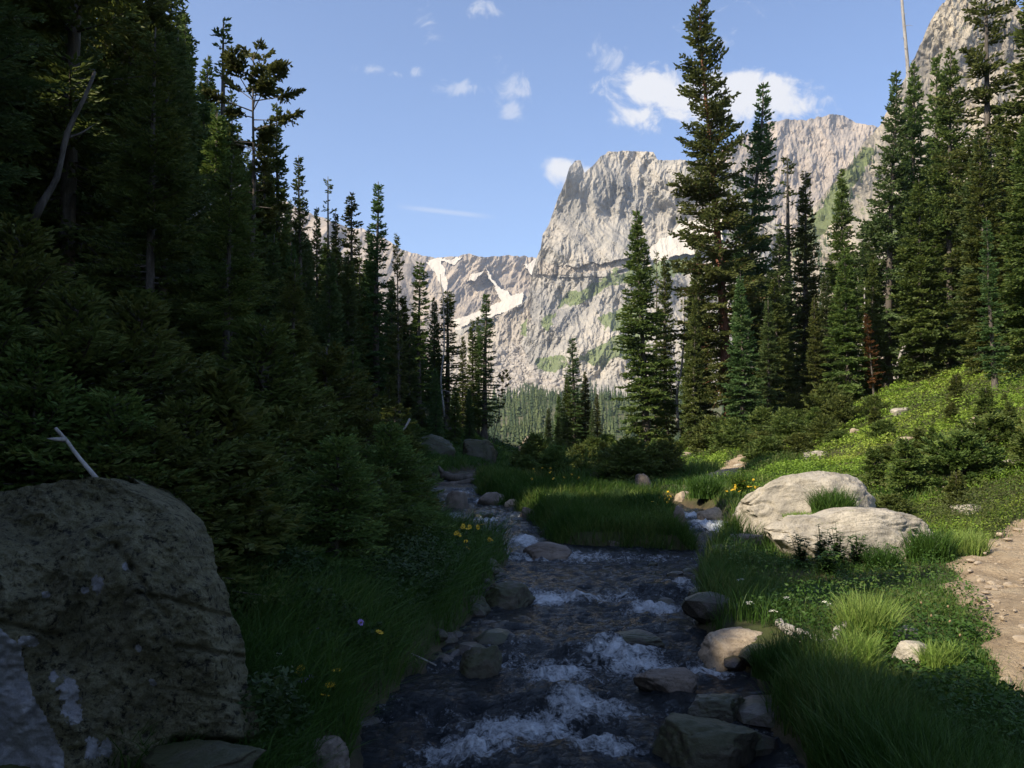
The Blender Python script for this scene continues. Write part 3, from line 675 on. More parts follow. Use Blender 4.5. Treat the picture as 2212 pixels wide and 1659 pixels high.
# (x of the top, y of the top in the photograph, distance, kind, width, label)
def tree_px(px, pty, Y, key, rs, label, px0=None, cat='fir tree', name='fir_tree', group=None, rz=None):
    """px0: where the trunk meets the ground"""
    b = px0 if px0 is not None else px
    y = Y; x = ray(b, 900)[0] * Y; zb = gz_(x, y)
    X, Z = ray(px, pty); zt = CAMP[2] + Z * Y; H = max(1.0, zt - zb + .1)
    return tree(key, x, y, H, label, group, cat, name, rs * (1.5 if 1150 < px < 1300 else 1.3 if 860 < px < 1080 else 1), (X * Y - x, 0), rz)
KEY = [
 # left side, from the tall ones down to the stream
 (485, 38, 23, 'thin', 1.25, 'tall thin spruce with half bare top on the shaded left hillside', 478, 'spruce tree', 'spruce_tree'),
 (541, 120, 21, 'limber', .75, 'clumpy topped pine with long bare trunk standing against the sky', 522, 'pine tree', 'pine_tree'),
 (498, 195, 30, 'spire_c', .9, 'slim fir tucked between the half bare spruce and the clumpy pine', None, 'fir tree', 'fir_tree'),
 (570, 262, 27, 'spire_c', .9, 'slim fir just right of the clumpy topped pine', None, 'fir tree', 'fir_tree'),
 (600, 222, 26, 'spire_a', .95, 'tall needle pointed dark fir, highest narrow spire on the left', None, 'fir tree', 'fir_tree'),
 (648, 335, 27, 'spire_b', 1.0, 'fir spire with one long stray branch reaching right', None, 'fir tree', 'fir_tree'),
 (628, 430, 33, 'thin', .8, 'bare thin fir behind the spire with a stray branch', None, 'fir tree', 'fir_tree'),
 (685, 446, 34, 'spire_a', .8, 'short slim spire left of the dead topped fir', None, 'fir tree', 'fir_tree'),
 (710, 382, 32, 'thin', 1.0, 'fir with a thin brown dying top on the left skyline', None, 'fir tree', 'fir_tree'),
 (727, 458, 33, 'spire_a', .9, 'dark spire directly right of the fir with the dying top', None, 'fir tree', 'fir_tree'),
 (758, 416, 34, 'spire_c', 1.1, 'very narrow dark column fir on the left skyline', None, 'fir tree', 'fir_tree'),
 (776, 512, 40, 'thin', .8, 'pale sparse young fir behind the narrow dark column', None, 'fir tree', 'fir_tree'),
 (797, 488, 39, 'spire_c', .8, 'slim fir touching the left side of the lumpy spire', None, 'fir tree', 'fir_tree'),
 (816, 393, 35, 'spire_b', 1.3, 'tall lumpy fir spire standing above the left ridge line', 812, 'fir tree', 'fir_tree'),
 (858, 503, 34, 'ragged', .62, 'ragged spruce with crooked knobbly top and pale trunk', 864, 'spruce tree', 'spruce_tree'),
 (905, 565, 38, 'spire_c', 1.1, 'slender fir between the crooked spruce and the pointed gap', None, 'fir tree', 'fir_tree'),
 (938, 640, 41, 'fir_b', .7, 'blunt topped dark fir beside the bare grey pole', None, 'fir tree', 'fir_tree'),
 (970, 628, 41, 'spire_c', 1.35, 'leafy column fir lit along its upper right edge', 966, 'fir tree', 'fir_tree'),
 (1000, 725, 44, 'spire_a', .8, 'low dark fir at the edge of the snow tongue view', None, 'fir tree', 'fir_tree'),
 (1020, 690, 45, 'spire_a', .9, 'twin dark fir left of the last spire above the stream', None, 'fir tree', 'fir_tree'),
 (1033, 682, 47, 'spire_b', .8, 'thin fir squeezed behind the last spire above the stream', None, 'fir tree', 'fir_tree'),
 (1051, 632, 46, 'spire_b', 1.25, 'last dark spire above the stream with widely spaced boughs', 1046, 'fir tree', 'fir_tree'),
 (935, 790, 40, 'thin', .7, 'small pale fir lit in front of the dark trunks', 936, 'fir tree', 'fir_tree'),
 (860, 720, 31, 'limber', .55, 'stubby pine with two lit flat boughs among dark firs', 868, 'pine tree', 'pine_tree'),
 (1092, 800, 46, 'limber', .5, 'crooked small pine leaning out over the valley gap', 1064, 'pine tree', 'pine_tree'),
 # right side
 (1527, 2, 41, 'old_a', .95, 'giant ragged spruce with reddish trunk, tallest on the right', 1580, 'spruce tree', 'spruce_tree'),
 (1628, 182, 44, 'old_b', 1.0, 'broad pointed spruce right beside the giant ragged one', 1622, 'spruce tree', 'spruce_tree'),
 (1375, 450, 41, 'fir_a', 1.15, 'dense regular cone shaped fir left of the giant spruce', 1398, 'fir tree', 'fir_tree'),
 (1434, 550, 44, 'spire_a', 1.05, 'slim fir overlapping the dense cone on its right', 1440, 'fir tree', 'fir_tree'),
 (1417, 540, 47, 'thin', .7, 'wispy fir tip peeking between the dense cone and its slim neighbour', None, 'fir tree', 'fir_tree'),
 (1238, 728, 47, 'spire_b', 1.15, 'pointed fir with bare gaps rising from the small clump', 1240, 'fir tree', 'fir_tree'),
 (1208, 850, 47, 'fir_b', .8, 'short bushy fir at the left of the small clump', None, 'fir tree', 'fir_tree'),
 (1264, 802, 48, 'fir_a', .8, 'short fir at the right of the small clump', None, 'fir tree', 'fir_tree'),
 (1225, 815, 45, 'fir_c', .6, 'low fir in front of the pointed fir of the small clump', None, 'fir tree', 'fir_tree'),
 (1185, 880, 50, 'fir_b', .8, 'lowest fir of the small clump beside the valley gap', None, 'fir tree', 'fir_tree'),
 (1205, 900, 44, 'fir_c', .6, 'small bushy fir at the front left of the small clump', None, 'fir tree', 'fir_tree'),
 (1278, 880, 45, 'fir_b', .6, 'small bushy fir at the front right of the small clump', None, 'fir tree', 'fir_tree'),
 (1250, 860, 50, 'fir_c', .7, 'dark fir filling the back of the small clump', None, 'fir tree', 'fir_tree'),
 (1290, 850, 50, 'spire_a', .9, 'shaded fir between the small clump and the dense cone', None, 'fir tree', 'fir_tree'),
 (1700, 335, 46, 'thin', 1.35, 'lollipop fir with tufted head on a bare stem', 1708, 'fir tree', 'fir_tree'),
 (1738, 370, 45, 'spire_a', 1.1, 'narrow fir just right of the lollipop topped one', None, 'fir tree', 'fir_tree'),
 (1682, 490, 41, 'fir_b', 1.25, 'pale bluish rounded fir below the lollipop topped one', None, 'fir tree', 'fir_tree'),
 (1818, 362, 44, 'fir_a', .95, 'symmetrical narrow fir standing in front of the cliff foot', None, 'fir tree', 'fir_tree'),
 (1922, 147, 41, 'old_b', .95, 'knobbly topped spruce left of the dead snag', 1918, 'spruce tree', 'spruce_tree'),
 (1975, 132, 43, 'fir_a', .85, 'pointed fir hiding the foot of the dead snag', None, 'fir tree', 'fir_tree'),
 (2054, 98, 39, 'fir_a', .9, 'tall bluish pointed fir in front of the cliff', None, 'fir tree', 'fir_tree'),
 (2025, 112, 46, 'spire_a', .9, 'thin fir peeping out left of the tall bluish one', None, 'fir tree', 'fir_tree'),
 (2128, -120, 33, 'ragged', .95, 'open layered spruce with pale trunk near the right side', 2150, 'spruce tree', 'spruce_tree'),
 (2240, -60, 31, 'fir_c', 1.0, 'dense green fir cut by the right edge', 2250, 'fir tree', 'fir_tree'),
 (2215, 240, 28, 'fir_a', 1.0, 'yellowish green fir low against the right edge', 2225, 'fir tree', 'fir_tree'),
 (2128, 470, 22, 'spire_b', 1.2, 'scraggy young fir with white barkless stem on the sunny slope', 2152, 'fir tree', 'fir_tree'),
 (1885, 560, 36, 'fir_c', .95, 'full skirted fir below the knobbly topped spruce', None, 'fir tree', 'fir_tree'),
 (1760, 640, 37, 'fir_c', .8, 'squat fir in the middle of the sunny forest edge', None, 'fir tree', 'fir_tree'),
 (1660, 640, 37, 'fir_b', 1.1, 'light green young fir in front of the broad pointed spruce', None, 'fir tree', 'fir_tree'),
 (1500, 640, 38, 'fir_c', .7, 'low skirted fir against the foot of the giant spruce', None, 'fir tree', 'fir_tree'),
 (1985, 520, 37, 'spire_a', 1.2, 'shaded fir under the tall bluish pointed one', None, 'fir tree', 'fir_tree'),
 (1835, 600, 39, 'fir_b', .9, 'young fir with drooping boughs below the symmetrical narrow one', None, 'fir tree', 'fir_tree'),
]
placed = []
for (px, py, Y, key, rs, lab, px0, cat, nam) in KEY:
    e = tree_px(px, py, Y, key, rs, lab, px0, cat, nam); placed.append((e.location.x, e.location.y, 1.3))

# ---- fill: the rest of the forest, kept under the skyline of the photograph
ENV_L = [(-400, -2000), (300, -500), (420, 0), (470, 60), (500, 215), (580, 300), (620, 420), (680, 470), (760, 500), (830, 520), (860, 560), (930, 680), (1000, 760), (1040, 800), (1062, 900), (1075, 960), (1100, 1100)]
ENV_R = [(1150, 1100), (1180, 930), (1290, 900), (1340, 700), (1450, 640), (1500, 480), (1600, 520), (1680, 560), (1760, 560), (1850, 470), (1950, 330), (2050, 280), (2130, 250), (2250, 150), (2600, -300)]
# where the sun comes through in the photograph: no filling tree may stand in its way
LITPX = [(1600, 1100), (1660, 1050), (1720, 1030), (1800, 1025), (1580, 1130), (1700, 1130), (1760, 1150), (1850, 1120), (1900, 1150), (1980, 1140), (1920, 1105), (1600, 1368), (1640, 1375), (1880, 1400), (2040, 1420),
         (2110, 1220), (2150, 1215), (2200, 1240), (2150, 1345), (2205, 1345), (2150, 1440), (2200, 1430), (2180, 1470), (1500, 1000), (1600, 990), (1700, 960), (1800, 930), (1900, 930), (2000, 960), (2100, 960), (2180, 1000), (2050, 1080), (2150, 1120), (1950, 1050), (2000, 860), (2100, 850),
         (1350, 1080), (1300, 1075), (1240, 1078), (1400, 1085), (1490, 1105), (1300, 1010), (1400, 1020), (1260, 1015), (1480, 1060), (1590, 1060), (2120, 1170), (1700, 1000), (1800, 990), (2180, 900), (1900, 1000)]
LITP = [ground_px(a, b) for a, b in LITPX]
LITP = [p + np.array([0, 0, .15]) for p in LITP] + [np.array([x, y, 3.0 + (x - 8) * .3]) for x, y in ((10, 20), (9, 26), (11, 32), (12, 38), (10, 41), (15, 40), (18, 36), (6, 44), (14, 44), (20, 42))]
LITP += [ground_px(a, b) + np.array([0, 0, h]) for a, b, h in ((1875, 1395, .2), (1875, 1395, .45), (1850, 1450, .3), (1950, 1420, .2))]
LITP += [at(862, 880, 14.5), at(855, 905, 14.5), at(875, 900, 14.5)]
LITP += [at(a, b, 9.7) for a in range(1670, 2000, 30) for b in (1112, 1140)] + [at(a, b, 11.3) for a in range(1590, 1800, 40) for b in (1060, 1110)]
LITP = np.array(LITP)
def sun_cap(x, y, zb, wide=.85):
    """tallest a tree at (x, y) may be without shading one of those spots"""
    h2 = tosun[:2] / np.linalg.norm(tosun[:2]); d = np.array([x, y]) - LITP[:, :2]
    along = d @ h2; across = np.abs(d[:, 0] * h2[1] - d[:, 1] * h2[0])
    zr = LITP[:, 2] + along * tosun[2] / np.linalg.norm(tosun[:2])
    lim = np.where((along > .3) & (across < wide), zr - zb - .3 + 4.0 * np.maximum(across - .3, 0), 1e9)
    return lim.min()
rg = np.random.default_rng(77)
def fill(n, xr, yr, env, side, keys, hr, cond, mind, group, label, maxn):
    k = 0
    for _ in range(n):
        if k >= maxn: break
        x = rg.uniform(*xr); y = yr[0] + (yr[1] - yr[0]) * rg.random() ** 1.2
        if not cond(x, y): continue
        if float(dstream(np.array([x]), np.array([y]))[0]) < 1.2: continue
        if float(dpath(np.array([x]), np.array([y]))) < 1.3: continue
        if any((x - a) ** 2 + (y - b) ** 2 < (mind * .5 + r * .5) ** 2 for a, b, r in placed): continue
        zb = gz_(x, y); H = rg.uniform(*hr)
        if y > 3:
            lim = np.inf
            for q in (-.6, 0, .6):
                pxx, _p = proj(x + q, y, zb); lim_y = np.interp(pxx, [p[0] for p in env], [p[1] for p in env]) + rg.uniform(0, 60)
                # height at which the tip reaches the skyline
                Zr = ray(pxx, lim_y)[1]; lim = min(lim, CAMP[2] + Zr * y - zb)
            H = min(H, lim)
        if x < 4: H = min(H, sun_cap(x, y, zb))
        if H < 2.5: continue
        key = keys[int(rg.integers(len(keys)))]
        if H < 7 and key not in ('near_a', 'near_sapling'): key = ('fir_c', 'fir_b')[k % 2]
        rs = 1.0 if H > 9 else 1.15
        if side < 0 and y < 15 and x > -.60 * y - 3: key = ('near_a', 'near_b')[k % 2]
        tree(key, x, y, H, label, group, 'fir tree', 'fir_tree', rs); placed.append((x, y, mind)); k += 1
    print(group, k)
GL = 'dark firs crowding the left hillside'; GR = 'firs filling the sunlit wood on the right'
LL = 'dark fir lost in the crowd on the shaded left hillside'; LR = 'green fir in the thick of the sunlit wood on the right'
lef = ['fir_a', 'fir_b', 'fir_c', 'spire_a', 'spire_b', 'fir_a', 'old_b']
# front ranks near the stream first, then up the slope
fill(900, (-14, -2.4), (9.5, 20), ENV_L, -1, lef, (7, 15), lambda x, y: x < np.interp(y, YT, LE) - 1.8 - .10 * (20 - y) and x > -.70 * y - 1, 1.6, GL, LL, 55)
fill(1500, (-32, -2), (18, 34), ENV_L, -1, lef, (8, 16), lambda x, y: x < np.interp(y, YT, LE) - 3.0 and x > -.66 * y - 2, 2.2, GL, LL, 70)
fill(1500, (-30, 2), (32, 56), ENV_L, -1, lef, (8, 18), lambda x, y: x < np.interp(y, YT, LE) - 4.2 and x > -.50 * y - 2, 2.5, GL, LL, 70)
fill(1500, (-16, 3), (33, 52), ENV_L, -1, lef, (8, 18), lambda x, y: x < np.interp(y, YT, LE) - 2.2 and x > -.36 * y, 1.5, GL, LL, 46)
fill(1500, (6, 40), (34, 58), ENV_R, 1, lef[:4] + ['old_b'], (6, 17), lambda x, y: x > np.interp(y, TOEY, TOE) + 1.0 and x < .68 * y + 2, 2.9, GR, LR, 44)
fill(600, (14, 30), (24, 36), ENV_R, 1, lef[:4], (6, 14), lambda x, y: .54 * y < x < .68 * y + 2, 2.3, GR, LR, 12)
SHPX = [(1750, 1300), (1650, 1280), (1850, 1270), (1570, 1290), (1950, 1290), (2020, 1270), (1700, 1330), (1700, 1480), (1760, 1550), (1900, 1550), (2000, 1560), (2130, 1540), (1400, 1250), (1300, 1350), (1200, 1500), (1620, 1330), (1300, 1150), (1400, 1150), (1220, 1160), (2140, 1290), (2190, 1300), (2150, 1390), (1500, 1200),
        (1780, 1215), (1600, 1230), (1480, 1300), (1350, 1450), (1900, 1480), (1250, 1260), (700, 1300), (850, 1350), (900, 1200)]
h2_ = tosun[:2] / np.linalg.norm(tosun[:2]); tz_ = tosun[2] / np.linalg.norm(tosun[:2]); ns_ = 0
for a, b in SHPX:  # firs out of view, added and sized to cast shade on these spots
    g = ground_px(a, b)
    for Ls in np.arange(7.0, 17, .6):
        x, y = g[:2] + h2_ * Ls
        if x > -.64 * max(y, 0) - 2.4 or x > -4.2: continue
        zb = gz_(x, y); H = g[2] + Ls * tz_ + 1.3 - zb
        if H > sun_cap(x, y, zb, .32) or H < 3 or H > 15: continue
        if any((x - c) ** 2 + (y - d) ** 2 < .3 for c, d, r in placed): continue
        tree(('spire_a', 'spire_b', 'fir_b')[ns_ % 3], x, y, H, LL, GL, 'fir tree', 'fir_tree', .95); placed.append((x, y, 1.0)); ns_ += 1; break
print('shade', ns_)
for i in range(40):  # row of unseen firs added on the left to shade bank and meadow
    y = -6 + i * .40; x = -5.2 - 1.2 * (i % 3) - .55 * max(y - 3, 0) - rg.uniform(0, .8)
    zb = gz_(x, y); H = min(sun_cap(x, y, zb), rg.uniform(8, 12))
    if H > 3: tree(('fir_c', 'fir_a')[i % 2], x, y, H, LL, GL, 'fir tree', 'fir_tree', 1.1); placed.append((x, y, 1.2))
# beside and behind the viewer on the left: the trees whose shade lies over the stream
fill(2500, (-26, -5.0), (-16, 12), ENV_L, -1, ['fir_a', 'fir_c', 'fir_b', 'old_b'], (12, 17), lambda x, y: x < -.66 * max(y, 0) - 3.2 and x < -5.0, 2.4, GL, LL, 62)
# ------------------------------------------------------------------ rocks
M_granite = rockmat('pale_granite', (.40, .36, .295), (.19, .17, .14), (.53, .48, .40), lich=.33, lichen=(.27, .28, .13), scale=3.5, bmp=.9)
M_creek = rockmat('creek_rock', (.16, .13, .105), (.09, .075, .062), (.24, .20, .165), wet=.25, scale=5)
M_wet = rockmat('wet_rock', (.055, .046, .04), (.028, .024, .022), (.095, .08, .066), wet=.85, moss=.25, scale=6)
M_mossy = rockmat('mossy_rock', (.075, .065, .052), (.04, .036, .03), (.12, .10, .08), wet=.5, moss=1.0, scale=5)
M_lichen = rockmat('lichen_rock', (.185, .175, .105), (.075, .07, .045), (.27, .25, .16), lich=.42, lichen=(.23, .22, .10), scale=5.5, bmp=.9)
M_tan = rockmat('tan_rock', (.36, .29, .21), (.22, .17, .12), (.46, .39, .30), scale=5)
ICO = {}
def ico(n):
    if n not in ICO:
        bm = bmesh.new(); bmesh.ops.create_icosphere(bm, subdivisions=n, radius=1.0)
        ICO[n] = (np.array([v.co for v in bm.verts]), np.array([[v.index for v in f.verts] for f in bm.faces])); bm.free()
    return ICO[n]
def rockshape(seed, sub=4, box=.75, planes=13, rough=.13, prof=None, hard=.9):
    rg = np.random.default_rng(seed); V, F = ico(sub); P = V.copy()
    P = np.sign(P) * np.abs(P) ** box; 
    for k in range(planes):
        n = rg.normal(0, 1, 3); n[2] = n[2] * .6 + .15; n /= np.linalg.norm(n)
        d = rg.uniform(.62, .98) * (np.abs(P @ n)).max() * .92
        ex = np.maximum(P @ n - d, 0); P = P - hard * ex[:, None] * n
    q = P * 1.6 + seed * 3.7
    N = P / (np.linalg.norm(P, axis=1)[:, None] + 1e-6)
    P = P + N * (rough * 1.0 * fbm(q[:, 0] * .8, q[:, 1] * .8, q[:, 2] * .8, 3, seed) + rough * .7 * fbm(q[:, 0] * 2.3, q[:, 1] * 2.3, q[:, 2] * 2.3, 4, seed + 1, ridged=True) + rough * .22 * fbm(q[:, 0] * 9, q[:, 1] * 9, q[:, 2] * 9, 3, seed + 2))[:, None]
    for (fr, wd, dp) in ((.9, .035, .06), (2.2, .04, .03)):
        cr = fbm(q[:, 0] * fr + 9, q[:, 1] * fr, q[:, 2] * fr * 1.6, 3, seed + 5); P = P - N * (dp * np.exp(-(cr / wd) ** 2))[:, None]
    P = P / np.abs(P).max(0)
    if prof is not None:
        hn = np.interp(P[:, 0], [p[0] for p in prof], [p[1] for p in prof]); P[:, 2] = np.where(P[:, 2] > 0, P[:, 2] * hn, P[:, 2])
    return P, F
def rock(name, loc, dims, seed, mat, label, cat='rock', rz=0.0, group=None, sub=4, **kw):
    P, F = rockshape(seed, sub, **kw); P = P * np.array(dims)
    o = mk(name, P, F, mat, None, None, True); o.location = loc; o.rotation_euler = (0, 0, rz)
    return tag(o, label, cat, group)
def water_px(px, py, ymin=3.0):
    X, Z = ray(px, py); Y = np.arange(ymin, 60, .02); d = CAMP[2] + Z * Y - np.maximum(height(X * Y, Y), zwater(Y))
    k = np.argmax(d < 0); y = Y[k]; return np.array([X * y, y, CAMP[2] + Z * y])
def rock_px(px0, px1, pyt, pyb, seed, mat, label, dr=.7, name='rock', sink=.3, cat='rock', **kw):
    """a rock whose foot meets ground or water at row pyb and whose top shows at row pyt"""
    pm = (px0 + px1) / 2; g = water_px(pm, pyb); Y = g[1]
    hw = (px1 - px0) / 2 / FD * Y; Yc = Y + hw * dr * .75; X, Z = ray(pm, pyt)
    top = CAMP[2] + Z * Yc; hh = max(top - g[2], .02); full = hh * (1 + sink)
    # body centre so that the top is reached and a share is buried
    return rock(name, (X * Yc, Yc, top - full * .62), (hw * 1.04, hw * dr, full * .62), seed, mat, label, cat, **kw)
rock_px(1558, 1872, 1014, 1156, 101, M_granite, 'largest pale granite boulder by the side stream, with sloping left face', .8, 'boulder', .35, 'boulder', sub=6, box=.6, rough=.085, planes=12,
        prof=[(-1, .30), (-.85, .55), (-.6, .80), (-.3, .96), (.2, 1.0), (.75, 1.0), (1, .8)])
rock_px(1642, 2008, 1094, 1204, 102, M_granite, 'long flat topped granite boulder in front of the largest one', .5, 'boulder', .35, 'boulder', sub=6, box=.5, rough=.085, planes=14,
        prof=[(-1, .7), (-.75, .86), (-.35, .80), (-.1, .98), (.2, 1.0), (.6, .93), (1, .82)])
rock_px(1480, 1690, 1354, 1450, 103, M_tan, 'flat tan boulder lit by the sun at the right bank of the stream', .75, 'boulder', .4, 'boulder', sub=5, box=.55, rough=.12, planes=14,
        prof=[(-1, .8), (-.6, .95), (0, 1.0), (.6, .9), (1, .6)])
rock_px(1124, 1256, 1160, 1210, 104, M_creek, 'rounded grey boulder alone in midstream', .8, 'boulder', .5, 'boulder', sub=5, box=.85, rough=.06, prof=[(-1, .5), (-.4, .95), (-.1, 1), (.5, .7), (1, .35)])
rock_px(1030, 1160, 1256, 1316, 105, M_mossy, 'mossy boulder with flat top at the left edge of the stream', .8, 'boulder', .5, 'boulder', sub=5)
rock_px(1000, 1056, 1282, 1318, 106, M_mossy, 'small mossy rock tucked left of the flat topped mossy boulder', .9, sub=4)
rock_px(985, 1100, 1385, 1465, 107, M_mossy, 'dark mossy boulder under the grassy left bank', .8, 'boulder', .4, 'boulder', sub=5)
rock_px(1370, 1530, 1440, 1500, 108, M_creek, 'dark brown rock below the sunlit flat tan boulder', .7, sub=5, box=.65)
rock_px(1290, 1440, 1362, 1402, 109, M_wet, 'wet slab with water pouring over its lip', .6, sub=5, box=.6)
rock_px(1390, 1650, 1545, 1668, 110, M_mossy, 'big dark mossy boulder nearest the viewer at the right bank', .75, 'boulder', .4, 'boulder', sub=5, box=.65)
rock_px(1480, 1620, 1498, 1570, 111, M_wet, 'wet black boulder between the dark brown rock and the big mossy one', .7, 'boulder', sub=5)
rock_px(1030, 1100, 1062, 1092, 112, M_creek, 'grey boulder at the upper bend of the stream', .8, 'boulder', sub=4)
rock_px(1090, 1122, 1078, 1098, 113, M_tan, 'small sunlit rock beside the grey boulder at the upper bend', .8, sub=4)
rock_px(1120, 1162, 1090, 1122, 114, M_creek, 'squarish rock at the left tip of the grassy island', .9, sub=4)
rock_px(962, 1012, 1058, 1100, 115, M_creek, 'slanted dark rock on the left shore below the logs', .8, sub=4)
rock_px(1014, 1070, 1102, 1120, 116, M_wet, 'low wet stone awash in the narrow upper stream', .7, sub=4)
rock_px(1506, 1570, 1093, 1130, 117, M_tan, 'brown boulder in the white water of the side stream', .8, 'boulder', sub=5, box=.65)
rock_px(1448, 1482, 1092, 1150, 118, M_creek, 'dark rock at the right tip of the grassy island', .9, sub=4)
rock_px(1306, 1340, 1166, 1182, 119, M_creek, 'small pointed stone in front of the island', .8, sub=4)
rock_px(1572, 1650, 1148, 1182, 120, M_creek, 'brownish flat rock at the foot of the largest granite boulder', .7, sub=4)
rock_px(1455, 1500, 1056, 1082, 121, M_tan, 'pale tilted stone slab beside the side stream', .6, sub=4, rz=.5)
rock_px(1362, 1408, 1022, 1068, 122, M_creek, 'grey leaning slab in the grass above the side stream', .5, sub=4, rz=-.5)
rock_px(1930, 2010, 1385, 1432, 123, M_granite, 'wedge of pale rock in front of the sunlit tall grass', .7, sub=5, box=.55)
rock_px(1880, 1995, 1350, 1402, 124, M_granite, 'flat rock mottled with shade behind the pale wedge', .6, sub=5, box=.6)
rock_px(2155, 2188, 1460, 1490, 125, M_tan, 'rounded stone lying on the dirt path', .8, sub=4)
rock_px(2183, 2230, 1464, 1492, 126, M_tan, 'stone on the dirt path touching the rounded one', .8, sub=4)
rock_px(2020, 2096, 1022, 1058, 127, M_granite, 'whitish rock showing among the green bushes on the slope', .6, sub=4)
rock_px(1835, 1862, 922, 944, 128, M_tan, 'small round pinkish rock high on the sunny slope', .8, sub=4)
rock_px(1690, 1722, 938, 956, 129, M_tan, 'small rock half sunk near the upper path', .8, sub=4)
rock_px(1925, 1970, 880, 896, 130, M_granite, 'flat grey rock in the shade under the right wood', .6, sub=4)
rock_px(1270, 1296, 1018, 1034, 131, M_creek, 'grey stone among the yellow flowers above the island', .8, sub=4)
rock_px(640, 760, 1590, 1680, 132, M_creek, 'brown boulder at the very bottom of the left bank', .8, 'boulder', sub=5)
rock_px(880, 985, 935, 985, 133, M_mossy, 'steep rocky outcrop on the shaded left bank below the firs', .8, 'outcrop', sub=5, cat='outcrop', planes=14, box=.6)
rock_px(990, 1075, 948, 994, 134, M_mossy, 'low rocky outcrop at the foot of the last spire', .8, 'outcrop', sub=5, cat='outcrop', planes=14, box=.6)
rock_px(1120, 1180, 940, 990, 135, M_tan, 'sunlit tan crag beyond the stream bend', .8, 'outcrop', sub=5, cat='outcrop', planes=14, box=.6)
rock_px(1530, 1610, 1176, 1200, 136, M_wet, 'flat brown wet stone at the mouth of the side stream', .5, sub=4)
rock_px(1440, 1478, 1232, 1248, 137, M_wet, 'small black stone awash near the right bank', .6, sub=4)
rock_px(1396, 1420, 1214, 1226, 138, M_wet, 'tiny black stone upstream of the small awash one', .6, sub=4)
rock_px(1160, 1210, 1138, 1156, 139, M_wet, 'black wet stone close to the island front', .7, sub=4)
for i, (px, py, w) in enumerate([(1760, 985, 26), (1960, 955, 22), (2040, 985, 30), (2120, 905, 26), (2190, 1010, 34), (1900, 1000, 18), (2085, 1105, 30), (1820, 890, 20), (1600, 1010, 16), (1480, 985, 16)]):
    rock_px(px - w, px + w, py - w * .55, py + w * .3, 150 + i, (M_granite, M_tan)[i % 2], 'small pale rock half hidden in the green cover of the sunny slope', .8, 'rock', .3, 'rock', sub=4, group='small rocks on the sunny slope')
# small stones shown along the water and on the path: too many to count
rg = np.random.default_rng(9); mb = MB()
for k in range(2600):
    if 90 < k < 420: continue
    if k < 420:
        y = rg.uniform(3.2, 10.5); side = rg.random() < .5
        x = (np.interp(y, YT, LE) - rg.uniform(-.35, .05)) if side else (np.interp(y, YT, RE) + rg.uniform(-.35, .05)); r = rg.uniform(.03, .13) * (1 if rg.random() < .85 else 1.6); zz = max(gz_(x, y), float(zwater(y)) - .04)
        if float(dstream(np.array([x]), np.array([y]))[0]) > .1: continue
        sq = .6
    else:
        q = PATHP[0] if k < 0 else None; i = rg.integers(len(pc)); w = rg.uniform(-.8, .8); x, y = pc[i] + nm[i] * w; r = (.006 + .035 * rg.random() ** 2.5) * (1 if rg.random() < .97 else 2.2); zz = gz_(x, y) + .085 + .015; sq = .55
    V, F = ico(2 if k < 420 or r > .03 else 1); P = V * (1 + .25 * rg.normal(0, 1, (1, 3))) ; P = P + .22 * fbm(V[:, 0] * 1.5 + k, V[:, 1] * 1.5, V[:, 2] * 1.5, 2, k)[:, None] * V
    P = P * np.array([r * rg.uniform(.8, 1.5), r, r * sq]); a = rg.uniform(0, 3.1); P[:, :2] = P[:, :2] @ np.array([[math.cos(a), -math.sin(a)], [math.sin(a), math.cos(a)]])
    mb.add(P + np.array([x, y, zz]), F, 0 if k < 420 else 1)
o = mb.build('pebbles', M_wet); o['kind'] = 'stuff'
mats = o.data; mats.materials.append(M_tan)
fa = np.array([p.vertices[0] for p in mats.polygons]); va = np.concatenate(mb.a); mats.polygons.foreach_set('material_index', va[fa].astype(np.int32)); mats.update()

# ---- the lichened boulder at the lower left
M_lichen2, nt, b = newmat('lichened_granite')
n1 = mnoise(nt, 6, 10, .75); n2 = mnoise(nt, 24, 8, .75); n3 = mnoise(nt, 3.2, 3, .5, dist=.3); n4 = mnoise(nt, 110, 4, .7); n5 = mnoise(nt, 20, 8, .7)
tc = nd(nt, 'ShaderNodeTexCoord'); vo = nd(nt, 'ShaderNodeTexVoronoi'); vo.inputs['Scale'].default_value = 55; vo.inputs['Randomness'].default_value = 1; nt.links.new(tc.outputs['Object'], vo.inputs['Vector'])
lic = ramp(nt, n1, [(.30, (.06, .06, .042)), (.40, (.17, .16, .095)), (.54, (.26, .245, .14)), (.70, (.36, .34, .23))])
lic = mixc(nt, ramp(nt, vo.outputs['Distance'], [(.18, .55), (.30, 0.0)]), lic, (.33, .32, .21))
lic = mixc(nt, ramp(nt, n2, [(.40, .9), (.46, 0.0)]), lic, (.022, .022, .018))
lic = mixc(nt, ramp(nt, n4, [(.52, 0.0), (.60, .5)]), lic, (.06, .06, .045))
clean = attr(nt, 'clean')
gr = ramp(nt, n4, [(.35, (.20, .20, .205)), (.65, (.30, .30, .305))])
f = ramp(nt, mth(nt, 'ADD', clean, mth(nt, 'ADD', mth(nt, 'MULTIPLY', mth(nt, 'SUBTRACT', n3, .5), .8), mth(nt, 'MULTIPLY', mth(nt, 'SUBTRACT', n5, .5), 1.3))), [(.50, 0.0), (.515, 1.0)])
nt.links.new(mixc(nt, f, lic, gr), b.inputs['Base Color']); b.inputs['Roughness'].default_value = .95
hh = mth(nt, 'ADD', mth(nt, 'ADD', n1, mth(nt, 'MULTIPLY', n2, .8)), mth(nt, 'MULTIPLY', n4, .3))
bump(nt, b, mth(nt, 'MULTIPLY', hh, mth(nt, 'SUBTRACT', 1.0, mth(nt, 'MULTIPLY', f, .8))), 1.0, .06)
